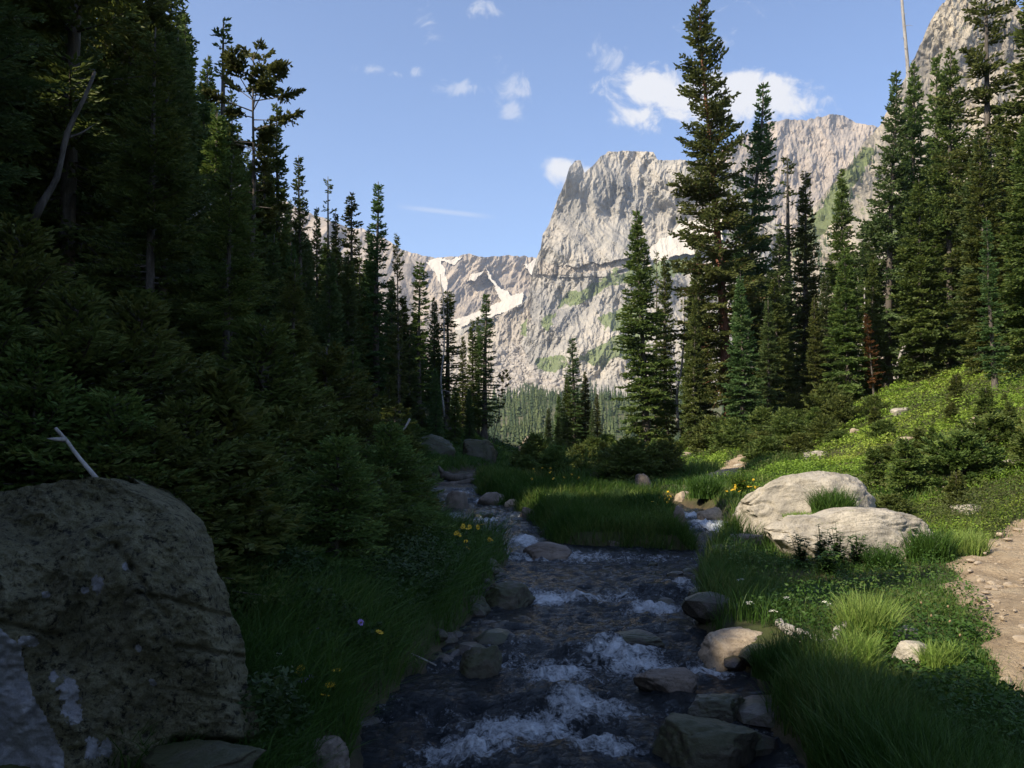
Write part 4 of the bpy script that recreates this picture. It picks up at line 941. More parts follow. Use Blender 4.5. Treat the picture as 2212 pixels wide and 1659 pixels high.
rows = [(1030, 300), (1058, 345), (1085, 395), (1115, 432), (1160, 452), (1200, 462), (1238, 466), (1262, 486), (1300, 494), (1330, 500), (1352, 512), (1400, 524), (1440, 528), (1490, 534), (1530, 546), (1575, 556), (1604, 560), (1608, 545), (1625, 520), (1700, 520), (1800, 520)]
nr, nc = 190, 190
py = np.linspace(1030, 1800, nr); rx = np.interp(py, [r[0] for r in rows], [r[1] for r in rows]) + 9 * fbm(py * .03, 2.2, 0, 5, 3, ridged=True, gain=.6)
uu = np.linspace(0, 1.45, nc); topj = 26 * fbm(uu * 5, 4.4, 0, 4, 9) + 22 * np.exp(-((uu - .45) / .12) ** 2) + 10; PXg = np.where(uu[None, :] < 1, -260 + (rx[:, None] + 260) * np.minimum(uu, 1)[None, :] ** .9, rx[:, None])
PYg = np.repeat(py[:, None], nc, 1) + topj[None, :] * sstep(1160, 1030, py)[:, None]
Yg = 3.55 + .25 * (PXg / 560) + .42 * sstep(1300, 1030, PYg) - .10 * sstep(1360, 1700, PYg)
rel = .10 * fbm(PXg * .006, PYg * .006, 0, 3, 61) + .11 * crag(PXg * .009 + PYg * .003, PYg * .008, 5, 62, .55) + .02 * fbm(PXg * .09, PYg * .12, 0, 3, 63)
for (a, b_, dp, w) in [((380, 1395), (560, 1425), .05, 5), ((300, 1280), (500, 1330), .04, 5), ((380, 1604), (560, 1606), .22, 9), ((0, 1345), (130, 1375), .04, 5), ((250, 1180), (360, 1330), .05, 8), ((330, 1480), (530, 1520), .03, 4)]:
    a = np.array(a, float); b_ = np.array(b_, float); ab = b_ - a; t = np.clip(((PXg - a[0]) * ab[0] + (PYg - a[1]) * ab[1]) / (ab @ ab), 0, 1)
    d = np.hypot(PXg - a[0] - t * ab[0], PYg - a[1] - t * ab[1] + 6 * fbm(PXg * .03, PYg * .03, 0, 3, 66)); rel = rel - dp * np.exp(-(d / w) ** 2)
Yg = Yg - rel + np.maximum(uu - 1, 0)[None, :] * 3.2
# rounded right arris
Yg = Yg + .25 * sstep(.86, 1.0, np.minimum(uu, 1))[None, :] ** 2
X, Z = ray(PXg, PYg)
PB = np.stack([X * Yg, Yg, CAMP[2] + Z * Yg], -1)
sidew = np.maximum(uu - 1, 0)[None, :]; PB[..., 0] = np.where(sidew > 0, (ray(rx[:, None], PYg)[0] * Yg) + .06 * fbm(PB[..., 1] * 3, PB[..., 2] * 3, 0, 3, 67) * sidew * 3 - .42 * sidew, PB[..., 0]); PB[..., 2] = np.where(sidew > 0, CAMP[2] + Z * (Yg - sidew * 3.2), PB[..., 2])
nb = 14; bk = np.linspace(0, 1, nb + 1)[1:, None]; last = PB[0][None]
TOPB = np.concatenate([last + np.stack([-.75 * bk * sstep(.4, 1.45, uu)[None, :] * 1.6 + 0 * last[..., 0], 1.9 * bk + 0 * last[..., 0], -.55 * bk ** 1.4 + .03 * np.sin(bk * 2.4) + .06 * fbm(last[..., 0] * 2, bk * 4, 0, 3, 68)], -1)])[::-1]
PBa = np.concatenate([TOPB, PB])
cln = np.clip(1.1 - np.hypot((PXg - 10) / 120, (PYg - 1600) / 250) ** 2 * .9, -1, 1); cln = np.where(PXg < np.interp(PYg, [1340, 1370, 1400, 1500, 1560, 1620, 1700], [-20, 15, 45, 70, 105, 135, 150]), .9, -.15)
for (cx, cy, ax, ay) in [(150, 1500, 30, 62), (165, 1540, 22, 40), (60, 1385, 32, 18), (195, 1610, 20, 35), (230, 1615, 18, 22), (115, 1460, 14, 18), (210, 1263, 14, 22), (100, 1285, 10, 8), (270, 1225, 8, 10), (185, 1275, 10, 9), (330, 1475, 10, 8), (300, 1400, 9, 12)]:
    cln = np.maximum(cln, .95 * (1 - .6 * np.hypot((PXg - cx) / ax, (PYg - cy) / ay)))
cl = np.concatenate([np.full((nb, nc), -.15), cln])
o = mk('boulder', PBa.reshape(-1, 3), grid_faces(*PBa.shape[:2]), M_lichen2, None, {'clean': cl.ravel()}, True)
tag(o, 'huge lichen covered boulder with bare grey patches on the shaded left bank', 'boulder')
rock('rock', tuple(at(450, 1648, 3.5)), (.24, .2, .07), 140, M_mossy, 'smooth grey slab under the ledge of the lichen covered boulder', 'rock', 0, None, 4)

# ------------------------------------------------------------------ logs and dead wood
def stick(name, pts, r0, r1, mat, label, cat, seed=0, branches=(), n=9, bend=.03, leaves=None):
    pts = np.asarray(pts, float); t = np.linspace(0, 1, max(8, 4 * len(pts))); tp = np.linspace(0, 1, len(pts))
    Q = np.stack([np.interp(t, tp, pts[:, i]) for i in range(3)], -1)
    if len(pts) > 2:
        for _ in range(3): Q[1:-1] = .25 * Q[:-2] + .5 * Q[1:-1] + .25 * Q[2:]
    L_ = np.linalg.norm(pts[-1] - pts[0]); Q = Q + bend * L_ * np.stack([vnoise(t * 3, seed, 0, seed + i) * np.sin(t * math.pi) for i in range(3)], -1)
    mb = MB(); mb.tube(Q, (r0 + (r1 - r0) * t) * (1 + .12 * vnoise(t * 9, seed, 0, seed + 7)), n, seed, .18)
    rg = np.random.default_rng(seed)
    for (s, l) in branches:
        p = np.array([np.interp(s, t, Q[:, i]) for i in range(3)]); d = rg.normal(0, 1, 3); d[2] = abs(d[2]) * .6 - .1; d /= np.linalg.norm(d); d2 = d + rg.normal(0, .3, 3)
        mb.tube([p, p + d * l * .5, p + d * l * .5 + d2 * l * .5], [r1 * .9 + .004, r1 * .6 + .002, .0015], 5, seed)
    o = mb.build(name, mat, None, True); return tag(o, label, cat)
g = water_px(990, 1050)
p = lambda px, py, Y: at(px, py, Y)
Ya = water_px(985, 1046)[1]
stick('fallen_log', [p(938, 1049, Ya + .1), p(970, 1046, Ya), p(1030, 1038, Ya + .3)], .10, .07, M_bark, 'nearer fallen log lying across the upper stream', 'log', 3)
stick('fallen_log', [p(955, 1026, Ya + 1.6), p(985, 1034, Ya + 1.3), p(1024, 1031, Ya + 1.6)], .14, .11, M_bark, 'thicker log damming the stream behind the nearer one', 'log', 4, [(.1, .4)])
stick('dead_branch', [p(120, 925, 4.5), p(146, 955, 4.5), p(214, 1042, 4.4)], .008, .013, M_dead, 'pale broken stem leaning in the dark brush on the left', 'dead branch', 5, [(.35, .12)])
stick('leaning_trunk', [p(70, 480, 11), p(130, 330, 11.2), p(205, 155, 11.4)], .05, .022, M_bark, 'leaning trunk with a lit edge among the left firs', 'tree trunk', 6, [(.6, .5)])
stick('dead_branch', [p(400, 480, 12), p(440, 452, 12.2), p(520, 400, 12.6)], .025, .010, M_dead, 'long bare pole slanting through the dark firs', 'dead branch', 7, [(.5, .3)])
stick('dead_branch', [p(715, 978, 13), p(770, 975, 12.8), p(835, 965, 12.7), p(870, 930, 12.7), p(885, 905, 12.8)], .014, .02, M_dead, 'bare crooked branch reaching out below the bright sapling', 'dead branch', 8, [(.2, .3), (.4, .4), (.6, .3), (.75, .3)])
stick('dead_branch', [p(815, 1383, 6.3), p(870, 1412, 6.1), p(942, 1437, 5.9)], .010, .005, M_dead, 'upper of two pale sticks hanging over the water on the left bank', 'stick', 9, [(.5, .08)])
stick('dead_branch', [p(840, 1412, 6.2), p(870, 1432, 6.05), p(902, 1446, 5.95)], .008, .005, M_dead, 'lower of two pale sticks hanging over the water on the left bank', 'stick', 10)
stick('dead_branch', [p(612, 1205, 7.2), p(602, 1240, 7.1), p(598, 1292, 7.0)], .008, .012, M_dead, 'short white twig standing in the dark left grass', 'stick', 11, [(.4, .12), (.7, .1)])
stick('dead_branch', [p(55, 1075, 4.7), p(90, 1110, 4.6), p(140, 1150, 4.5)], .005, .009, M_dead, 'thin curved twig lying on top of the lichen covered boulder', 'stick', 12, [(.4, .2)])
gY = ground_px(1760, 1395)[1]
stick('driftwood', [p(1682, 1345, gY + .35), p(1715, 1372, gY + .15), p(1752, 1390, gY), p(1790, 1392, gY - .05), p(1806, 1380, gY - .05), p(1808, 1360, gY - .05), p(1830, 1350, gY - .05)], .035, .03, M_dead, 'bleached driftwood root curling up at its right end', 'driftwood', 13, [(.2, .2)], bend=.01)
stick('driftwood', [p(1700, 1352, gY + .1), p(1745, 1372, gY - .08), p(1790, 1404, gY - .12), p(1802, 1398, gY - .1)], .02, .035, M_dead, 'split half of the bleached root lying against it', 'driftwood', 14, (), bend=.01)
rgd = random.Random(3)
def snag(px, pty, Y, px0, pyb, label, r, n=24):
    b = at(px0, pyb, Y); t = at(px, pty, Y)
    mb = MB(); tt = np.linspace(0, 1, 14); Q = b + (t - b) * tt[:, None] + .12 * np.stack([vnoise(tt * 4, 1, 0, 2), 0 * tt, 0 * tt], -1)
    mb.tube(Q, r * (1 - .75 * tt) + .012, 8, 2, .15)
    tr = mb.build('trunk', M_dead, None, True); mb2 = MB()
    for i in range(n):
        s = .1 + .85 * i / n; q = b + (t - b) * s; a = rgd.uniform(0, 6.28); l = rgd.uniform(.25, .9) * (1 - .5 * s); d = np.array([math.cos(a), math.sin(a), rgd.uniform(-.3, .2)])
        mb2.tube([q, q + d * l * .6, q + d * l + np.array([0, 0, -.08])], [.018, .011, .004], 4)
    br = mb2.build('branches', M_dead, None, True)
    e = empty('dead_tree', tuple(b), 0, label, 'dead tree')
    for o in (tr, br): o.parent = e; o.matrix_parent_inverse = Matrix.Translation(-Vector(b))
snag(1948, -30, 43.5, 1985, 700, 'bare white snag standing against the sky beside the cliff', .20)
snag(953, 592, 40, 958, 900, 'thin bare grey pole rising between the left firs', .035, 10)
snag(1478, 640, 43.5, 1462, 925, 'white barkless stem at the left foot of the giant spruce', .07, 10)
snag(1492, 760, 40, 1500, 925, 'slim pale dead stem nearest the giant spruce on its left', .06, 10)
snag(1618, 700, 40.5, 1600, 925, 'pale dead stem right against the reddish trunk', .09, 14)
snag(1870, 620, 40, 1846, 870, 'slanting grey dead stem inside the right wood', .07, 14)
snag(2010, 640, 39, 1935, 795, 'dark dead trunk leaning steeply in the right wood', .075, 8)

# rusty dying boughs in the right wood
e = tree_px(1872, 675, 34, 'ragged', 1.0, 'small rust red dying fir standing in the sunlit wood', 1890)
for o in e.children:
    if o.name.startswith('crown'):
        o.data = o.data.copy(); o.data.materials.clear(); o.data.materials.append(M_brownfir)
# ------------------------------------------------------------------ bushes and saplings
rg = np.random.default_rng(31)
def bush_at(x, y, H, key, label, group, rs=1.0, cat='fir bush', name='fir_bush'):
    return tree(key, x, y, H, label, group, cat, name, rs, None, None, None, .05)
GB = 'low fir bushes on the sunny right slope'; LB = 'low green fir bush on the sunny right slope'
GC = 'low fir bushes along the foot of the right wood'; LC = 'low bush at the foot of the sunlit right wood'
GD = 'dark low bushes on the shaded left bank'; LD = 'dark low fir bush on the shaded left bank'
def scatter(n, box, cond, hr, keys, group, label, mind, rs=(.9, 1.4)):
    pts = []; tries = 0
    while len(pts) < n and tries < 4000:
        tries += 1
        px = rg.uniform(box[0], box[2]); py = rg.uniform(box[1], box[3])
        g = ground_px(px, py)
        if g[1] > 60 or not cond(g[0], g[1]): continue
        if float(dstream(g[:1], g[1:2])[0]) < .5 or float(dpath(g[:1], g[1:2])[0]) < 1.15: continue
        if any((g[0] - a) ** 2 + (g[1] - b) ** 2 < mind ** 2 for a, b in pts): continue
        pts.append((g[0], g[1])); bush_at(g[0], g[1], rg.uniform(*hr), keys[len(pts) % len(keys)], label, group, rg.uniform(*rs))
    print(group, len(pts))
scatter(17, (1900, 870, 2300, 1150), lambda x, y: True, (.35, .95), ('bush', 'sapling', 'sapling'), GB, LB, .9)
scatter(14, (1640, 900, 1920, 1000), lambda x, y: True, (.3, .7), ('bush', 'bush', 'sapling'), GB, LB, .8)
scatter(26, (1120, 985, 1470, 1035), lambda x, y: y > 17, (.4, 1.0), ('bush', 'sapling'), 'low bushes edging the stream bend', 'low bush edging the grassy stream bend', .7)
scatter(46, (1130, 895, 1900, 985), lambda x, y: y > 26, (.5, 1.3), ('bush', 'sapling', 'bush', 'bush'), GC, LC, .9)
scatter(44, (430, 870, 920, 1050), lambda x, y: True, (.7, 1.5), ('near_sapling',), GD, LD, .8)
scatter(34, (470, 1060, 880, 1280), lambda x, y: float(dstream(np.array([x]), np.array([y]))[0]) > 1.0, (.8, 1.5), ('near_sapling', 'near_sapling', 'sapling'), GD, LD, .5)
scatter(14, (-60, 990, 430, 1080), lambda x, y: y > 5.2, (.8, 1.5), ('near_sapling',), GD, LD, .5)
scatter(16, (300, 960, 640, 1160), lambda x, y: y > 4.9, (.7, 1.5), ('near_sapling',), GD, LD, .6)
for (px, py, H, key, lab) in [(700, 1075, 2.0, 'near_sapling', 'bushy young fir drooping over the left bank'), (560, 1090, 2.0, 'near_sapling', 'young fir beside the top of the lichen covered boulder'),
                              (815, 1060, 1.5, 'near_sapling', 'low spreading young fir above the yellow flower bank'), (620, 1020, 3.4, 'near_a', 'dense dark fir with boughs down to the left bank'),
                              (760, 1010, 3.0, 'near_a', 'dark fir with sweeping skirt halfway along the left bank'), (480, 1030, 3.6, 'near_a', 'large dark fir behind the lichen covered boulder'), (840, 985, 2.6, 'near_a', 'dark skirted fir behind the crooked bare branch')]:
    g = ground_px(px, py); tree(key, g[0], g[1], H, lab, None, 'fir tree', 'fir_tree', 1.25)
for i, (px, Y, H) in enumerate([(-40, 5.3, 1.5), (70, 5.15, 1.35), (150, 5.5, 1.6), (240, 5.2, 1.3), (330, 5.3, 1.2), (400, 5.6, 1.3), (20, 5.9, 1.8), (290, 5.9, 1.7)]):
    x = ray(px, 1050)[0] * Y; tree('near_sapling', x, Y, H, 'dark fir shoots crowding over the top of the lichen covered boulder', 'fir shoots behind the lichen covered boulder', 'fir bush', 'fir_bush', 1.2)
g = ground_px(868, 985, 10); Yb = 14.5
b_ = at(858, 985, Yb); z_ = gz_(b_[0], b_[1])
tree('limber', b_[0], b_[1], CAMP[2] + ray(862, 868)[1] * Yb - z_, 'bright sunlit pine sapling with tufted shoots on the dark left bank', None, 'pine sapling', 'pine_sapling', 1.3)
for (px, py, H, lab) in [(1545, 990, .55, 'tiny fir beside the upper path'), (1450, 1015, .5, 'lone low sapling right of the grey leaning slab'), (1160, 1000, 1.0, 'dark sapling above the island at the stream bend'), (1890, 1060, .8, 'dark little fir right behind the largest granite boulder'), (1960, 1075, 1.0, 'spreading young fir right of the largest granite boulder')]:
    g = ground_px(px, py); bush_at(g[0], g[1], H, 'sapling', lab, None, 1.2, 'fir sapling', 'fir_sapling')

# ------------------------------------------------------------------ grass
M_grass = leafmat('grass_blades', (.030, .072, .012), (.060, .125, .020), (.19, .21, .06), .35, .5, 0)
M_cover = leafmat('ground_cover_leaves', (.10, .19, .024), (.21, .32, .038), (.35, .41, .07), .35, .5, 0)
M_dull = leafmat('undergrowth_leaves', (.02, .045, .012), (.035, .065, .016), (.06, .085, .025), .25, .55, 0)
M_grass_sunlit = leafmat('sunlit_grass', (.10, .19, .035), (.18, .29, .05), (.34, .40, .12), .4, .5, 0)  # yellower grass for sunlit tufts, with some of the sunlight put into its colour
M_heath = leafmat('heath_leaves', (.06, .075, .022), (.10, .12, .03), (.17, .15, .06), .3, .55, 0)
def blades(P, h, w, seed, lean=.5, drift=(0, 0), var=(0, 1)):
    rg = np.random.default_rng(seed); n = len(P)
    a = rg.uniform(0, 2 * math.pi, n); ln = lean * rg.uniform(.25, 1.3, n)
    d = np.stack([np.cos(a) * ln + drift[0], np.sin(a) * ln + drift[1]], -1)
    f = rg.uniform(0, math.pi, n); s = np.stack([np.cos(f), np.sin(f), 0 * f], -1)
    V = []
    for t, ww in ((0, 1.0), (.4, .85), (.75, .55), (1.0, .08)):
        c = P.copy(); c[:, :2] += d * (h * t * t)[:, None]; c[:, 2] += h * (t - .32 * ln * t * t)
        V += [c - s * (w * ww)[:, None], c + s * (w * ww)[:, None]]
    V = np.stack(V, 1).reshape(-1, 3)
    q = np.array([[0, 1, 3, 2], [2, 3, 5, 4], [4, 5, 7, 6]])
    F = (np.arange(n)[:, None, None] * 8 + q[None]).reshape(-1, 4)
    va = np.clip(var[0] + (var[1] - var[0]) * (.15 + .5 * rg.random(n) + .35 * (fbm(P[:, 0] * 1.1, P[:, 1] * 1.1, 0, 3, 71) + .3)), 0, 1)
    return V, F, np.repeat(va, 8)
def meadow(name, n, xr, yr, cond, hfun, seed, mat=None, lean=.5, drift=(0, 0), ypow=1.6, wmul=1.0, var=(0, 1)):
    rg = np.random.default_rng(seed)
    # more blades close to the viewer
    u = rg.random(n); y = (yr[0] ** (1 - ypow) + u * (yr[1] ** (1 - ypow) - yr[0] ** (1 - ypow))) ** (1 / (1 - ypow))
    xa, xb = xr(y); x = xa + (xb - xa) * rg.random(n)
    d = dstream(x, y); dp = dpath(x, y)
    k = cond(x, y, d, dp, rg); x, y, d, dp = x[k], y[k], d[k], dp[k]
    z = height(x, y) - .01; h = hfun(x, y, d, dp) * rg.uniform(.45, 1.2, len(x))
    w = np.maximum(.0028, .00042 * y) * rg.uniform(.7, 1.4, len(x)) * wmul
    V, F, va = blades(np.stack([x, y, z], -1), h, w, seed, lean, drift, var)
    print(name, len(x)); o = mk(name, V, F, mat or M_grass, None, {'var': va}, False); o['kind'] = 'stuff'; return o
BARE = [(ground_px(a, b)[:2], r) for a, b, r in ((1720, 1385, .24), (1765, 1405, .26), (1800, 1405, .24), (1965, 1425, .26), (1935, 1430, .22), (1930, 1400, .25), (1560, 1445, .35), (1620, 1450, .3))]
def clear(x, y):
    k = np.ones(len(x), bool)
    for c, r in BARE: k &= np.hypot(x - c[0], y - c[1]) > r
    return k
ns = lambda x, y, s=1.0, k=80: fbm(x * s, y * s, 0, 3, k)
# right meadow down to the water
meadow('meadow_grass', 110000, lambda y: (np.interp(y, YT, RE) - .2 + np.where((y > 12) & (y < 23), 1.6, 0), np.minimum(.62 * y + .6, np.interp(y, TOEY, TOE) + .8)), (3.0, 13.5),
       lambda x, y, d, dp, rg: (d > .0) & (dp > .62 + .35 * rg.random(len(x))) & (rg.random(len(x)) < .62 + .5 * ns(x, y, .9)) & clear(x, y),
       lambda x, y, d, dp: .07 + .24 * sstep(1.1, .1, d) * (1 - .3 * sstep(.3, 0, d)) + .10 * sstep(.0, .5, ns(x, y, .8, 81)) + .07 * sstep(5.8, 4.4, y), 201)
# island and the grass beyond it
meadow('island_grass', 90000, lambda y: (np.interp(y, YT, LE) - 1.0, np.interp(y, CY, CX) + .2), (11.0, 24.0),
       lambda x, y, d, dp, rg: (d > -.16) & (x > np.where(y < 12.4, .15, np.interp(y, YT, RE) - .35)), lambda x, y, d, dp: .26 + .12 * sstep(-.2, .5, ns(x, y, .7, 82)), 202, ypow=1.3, drift=(0, -.25))
meadow('meadow_grass', 70000, lambda y: (np.interp(y, YT, RE) - .2, np.interp(y, TOEY, TOE) + .6), (13.5, 42.0),
       lambda x, y, d, dp, rg: (d > 0) & (dp > .7) & ((x > np.interp(y, CY, CX)) | (y > 22)), lambda x, y, d, dp: .16 + .18 * sstep(-.2, .5, ns(x, y, .5, 83)), 203, ypow=1.2)
# long grass hanging over the left bank
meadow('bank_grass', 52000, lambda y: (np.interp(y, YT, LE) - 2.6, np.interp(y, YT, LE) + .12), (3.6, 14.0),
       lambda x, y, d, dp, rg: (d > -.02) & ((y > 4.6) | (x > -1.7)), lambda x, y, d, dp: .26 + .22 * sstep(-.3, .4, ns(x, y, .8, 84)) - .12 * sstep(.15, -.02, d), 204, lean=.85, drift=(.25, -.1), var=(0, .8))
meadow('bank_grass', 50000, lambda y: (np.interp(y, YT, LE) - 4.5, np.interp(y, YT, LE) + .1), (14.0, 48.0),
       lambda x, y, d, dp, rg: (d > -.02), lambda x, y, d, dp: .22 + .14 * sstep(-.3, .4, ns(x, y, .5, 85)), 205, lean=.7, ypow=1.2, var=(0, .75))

def leaves(name, n, xr, yr, cond, hmax, size, seed, mat, ypow=1.2):
    rg = np.random.default_rng(seed)
    u = rg.random(n); y = (yr[0] ** (1 - ypow) + u * (yr[1] ** (1 - ypow) - yr[0] ** (1 - ypow))) ** (1 / (1 - ypow))
    xa, xb = xr(y); x = xa + (xb - xa) * rg.random(n); d = dstream(x, y); dp = dpath(x, y)
    k = cond(x, y, d, dp, rg); x, y = x[k], y[k]; m = len(x)
    cl = fbm(x * 1.3, y * 1.3, 0, 4, seed + 1); H = hmax * np.clip(.45 + 1.1 * cl, .08, 1.3)
    P = np.stack([x, y, height(x, y) + H * rg.random(m) ** .6], -1)
    s = np.maximum(size, .0016 * y) * rg.uniform(.6, 1.3, m)
    N = rg.normal(0, .55, (m, 3)) + np.array([0, 0, 1.0]); N /= np.linalg.norm(N, axis=1)[:, None]
    A = np.cross(N, rg.normal(0, 1, (m, 3))); A /= np.linalg.norm(A, axis=1)[:, None]; B = np.cross(N, A)
    s = s[:, None]
    V = np.stack([P - A * s, P + B * s * .5 + N * s * .12, P + A * s, P - B * s * .5 + N * s * .12], 1).reshape(-1, 3)
    va = np.clip(.25 + .4 * rg.random(m) + .5 * fbm(x * .5, y * .5, 0, 3, seed + 2), 0, 1)
    print(name, m); o = mk(name, V, np.arange(m * 4).reshape(-1, 4), mat, None, {'var': np.repeat(va, 4)}, False); o['kind'] = 'stuff'; return o
leaves('ground_cover', 300000, lambda y: (np.interp(y, TOEY, TOE) - 2.2, np.minimum(.70 * y + 1, np.interp(y, TOEY, TOE) + 14)), (9.5, 46), lambda x, y, d, dp, rg: (d > .5) & (dp > .75 + .4 * rg.random(len(x))) & (rg.random(len(x)) < sstep(-2.2, -.2, x - np.interp(y, TOEY, TOE)) + .1) & (ns(x, y, .55, 88) + .25 * rg.normal(0, 1, len(x)) > -.28), .30, .016, 301, M_cover)
leaves('undergrowth', 110000, lambda y: (np.interp(y, TOEY, TOE) - 1.5, np.minimum(.70 * y + 1, np.interp(y, TOEY, TOE) + 14)), (9.5, 46), lambda x, y, d, dp, rg: (d > .5) & (dp > .85) & (ns(x, y, .55, 88) + .2 * rg.normal(0, 1, len(x)) < .0), .38, .018, 305, M_heath)
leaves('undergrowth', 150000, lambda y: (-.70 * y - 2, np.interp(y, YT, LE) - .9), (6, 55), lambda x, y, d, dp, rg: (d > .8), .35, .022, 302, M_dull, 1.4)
leaves('herb_leaves', 110000, lambda y: (np.interp(y, YT, RE) + .1, np.minimum(.62 * y + .6, 8.0)), (3.0, 12.5), lambda x, y, d, dp, rg: (d > .25) & (dp > .8) & (rg.random(len(x)) < .45 + .9 * ns(x, y, .9, 86)), .28, .017, 303, M_grass, 1.5)
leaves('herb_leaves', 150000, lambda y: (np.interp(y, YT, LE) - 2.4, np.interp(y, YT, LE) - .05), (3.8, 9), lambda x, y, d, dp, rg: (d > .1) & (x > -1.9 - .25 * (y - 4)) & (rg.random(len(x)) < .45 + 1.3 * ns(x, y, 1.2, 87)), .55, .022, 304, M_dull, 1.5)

# ------------------------------------------------------------------ tufts and leafy plants, each a thing
def tuft(px, py, hpx, wpx, n, label, var=(.2, 1), lean=.45, wm=1.0, sub=0.0, name='grass_tuft', cat='grass tuft', g=None, drift=(0, 0)):
    g = ground_px(px, py) if g is None else np.asarray(g); rg = np.random.default_rng(int(px * 7 + py)); Y = g[1]
    Rr = wpx / 2 / FD * Y; a = rg.uniform(0, 6.28, n); r = Rr * .75 * np.sqrt(rg.random(n)); P = np.stack([r * np.cos(a), r * np.sin(a) * .8, 0 * r], -1)
    h = hpx / FD * Y * rg.uniform(.45, 1.1, n) * (1 - .35 * r / Rr)
    w = np.maximum(.0025, .00045 * Y) * rg.uniform(.7, 1.5, n) * wm
    V, F, va = blades(P, h, w, int(px), lean, drift, var)
    o = mk(name, V, F, M_grass_sunlit if var[1] >= .9 else M_grass, None, {'var': va}, False); o.location = (g[0], g[1], g[2] - .02); return tag(o, label, cat)
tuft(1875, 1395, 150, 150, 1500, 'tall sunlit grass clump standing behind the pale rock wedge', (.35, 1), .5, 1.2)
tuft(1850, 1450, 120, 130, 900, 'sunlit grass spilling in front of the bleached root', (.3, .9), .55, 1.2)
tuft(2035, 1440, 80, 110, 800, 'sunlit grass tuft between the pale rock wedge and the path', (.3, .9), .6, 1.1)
tuft(1690, 1455, 100, 170, 1200, 'dark grass tuft leaning over the flat tan boulder', (0, .5), .5, 1.1)
tuft(1525, 1075, 60, 90, 1100, 'dome of fine reed grass at the bend of the side stream', (0, .7), .5, .9)
gb = np.array(at(1795, 1095, 13.1)); gb[2] -= .05
tuft(1795, 1108, 80, 120, 1300, 'grass tuft growing out of the largest granite boulder', (.1, .8), .55, .9, g=at(1800, 1112, 10.75))
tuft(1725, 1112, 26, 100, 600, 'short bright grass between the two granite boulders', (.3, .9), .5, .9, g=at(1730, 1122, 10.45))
tuft(1905, 1230, 75, 100, 700, 'dark grass tuft before the middle of the long granite boulder', (0, .5), .6)
tuft(2010, 1210, 95, 130, 900, 'grass tuft at the right end of the long granite boulder', (.1, .7), .5)
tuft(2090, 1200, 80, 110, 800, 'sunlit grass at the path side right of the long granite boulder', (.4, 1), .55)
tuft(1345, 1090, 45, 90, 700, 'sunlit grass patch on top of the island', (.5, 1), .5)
tuft(1390, 1100, 50, 120, 900, 'dark rounded grass mound at the right of the island', (0, .5), .5)
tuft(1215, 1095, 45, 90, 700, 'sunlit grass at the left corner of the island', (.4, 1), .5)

M_leafdark = leafmat('herb_green', (.03, .07, .018), (.05, .105, .022), (.10, .16, .03), .3, .5, 0)
M_willow = leafmat('willow_green', (.09, .17, .018), (.15, .24, .025), (.24, .31, .05), .35, .5, 0)
def leafplant(name, loc, H, Rr, nst, nlf, size, mat, label, cat, seed, group=None, upright=.8):
    """several stems with leaves along them: parts stem and leaves"""
    rg = np.random.default_rng(seed); e = empty(name, loc, 0, label, cat, group); mb = MB(); V = []; va = []
    for i in range(nst):
        a = rg.uniform(0, 6.28); l = H * rg.uniform(.6, 1.05); sp = Rr * rg.uniform(.1, 1.0); d = np.array([math.cos(a) * sp, math.sin(a) * sp, 0])
        t = np.linspace(0, 1, 5); Q = np.stack([d * (.15 + .85 * s ** 1.3) + np.array([0, 0, l * s]) for s in t]); mb.tube(Q, .0035 * (1 - .7 * t) + .0012, 4)
        for j in range(nlf):
            s = rg.uniform(.12, 1); c = d * (.15 + .85 * s ** 1.3) + np.array([0, 0, l * s]); b = rg.uniform(0, 6.28); o = np.array([math.cos(b), math.sin(b), rg.uniform(-.1, .6)])
            o /= np.linalg.norm(o); q = np.cross(o, [0, 0, 1]); q /= np.linalg.norm(q); z = size * rg.uniform(.6, 1.3) * (1.2 - .6 * s)
            V.append([c, c + o * z * .5 + q * z * .28, c + o * z + np.array([0, 0, -.15 * z]), c + o * z * .5 - q * z * .28]); va.append(rg.random())
    mb.build('stems', M_leafdark, e); mk('leaves', np.array(V).reshape(-1, 3), np.arange(len(V) * 4).reshape(-1, 4), mat, e, {'var': np.repeat(va, 4)}, False); return e
for i, (px, py, H, lab) in enumerate([(1730, 1225, .42, 'dark leafy plant at the left before the long granite boulder'), (1775, 1222, .50, 'tallest dark leafy plant before the long granite boulder'), (1812, 1226, .55, 'spire shaped leafy plant before the long granite boulder'),
                                      (1850, 1224, .42, 'leafy plant right of the spire shaped one'), (1790, 1240, .3, 'low broad leaved plant under the tallest leafy plant'), (1990, 1205, .36, 'leafy plant at the right corner of the long granite boulder')]):
    g = ground_px(px, py); leafplant('leafy_plant', tuple(g), H * .85, .14, 9, 22, .095, M_leafdark, lab, 'plant', 400 + i)
for i, (px, py, H, Rr, lab) in enumerate([(1262, 1030, .75, .55, 'round bright willow bush lit above the island'), (1318, 1042, .6, .6, 'low bright willow bush right of the round one'), (1600, 1075, .55, .35, 'bright leafy bush at the left foot of the largest granite boulder'), (1210, 1010, .9, .5, 'dull willow bush at the stream bend')]):
    g = ground_px(px, py); leafplant('willow_bush', tuple(g), H, Rr, 40, 34, .075, M_willow, lab, 'bush', 430 + i)
for i, (px, py, H, lab) in enumerate([(1880, 1490, .12, 'low dark broad leaves in front of the pale rock wedge'), (1960, 1478, .12, 'low dark broad leaves right of the pale rock wedge'), (1800, 1460, .1, 'broad leaves under the sunlit grass')]):
    g = ground_px(px, py); leafplant('leafy_plant', tuple(g), H, .22, 16, 12, .07, M_leafdark, lab, 'plant', 450 + i)

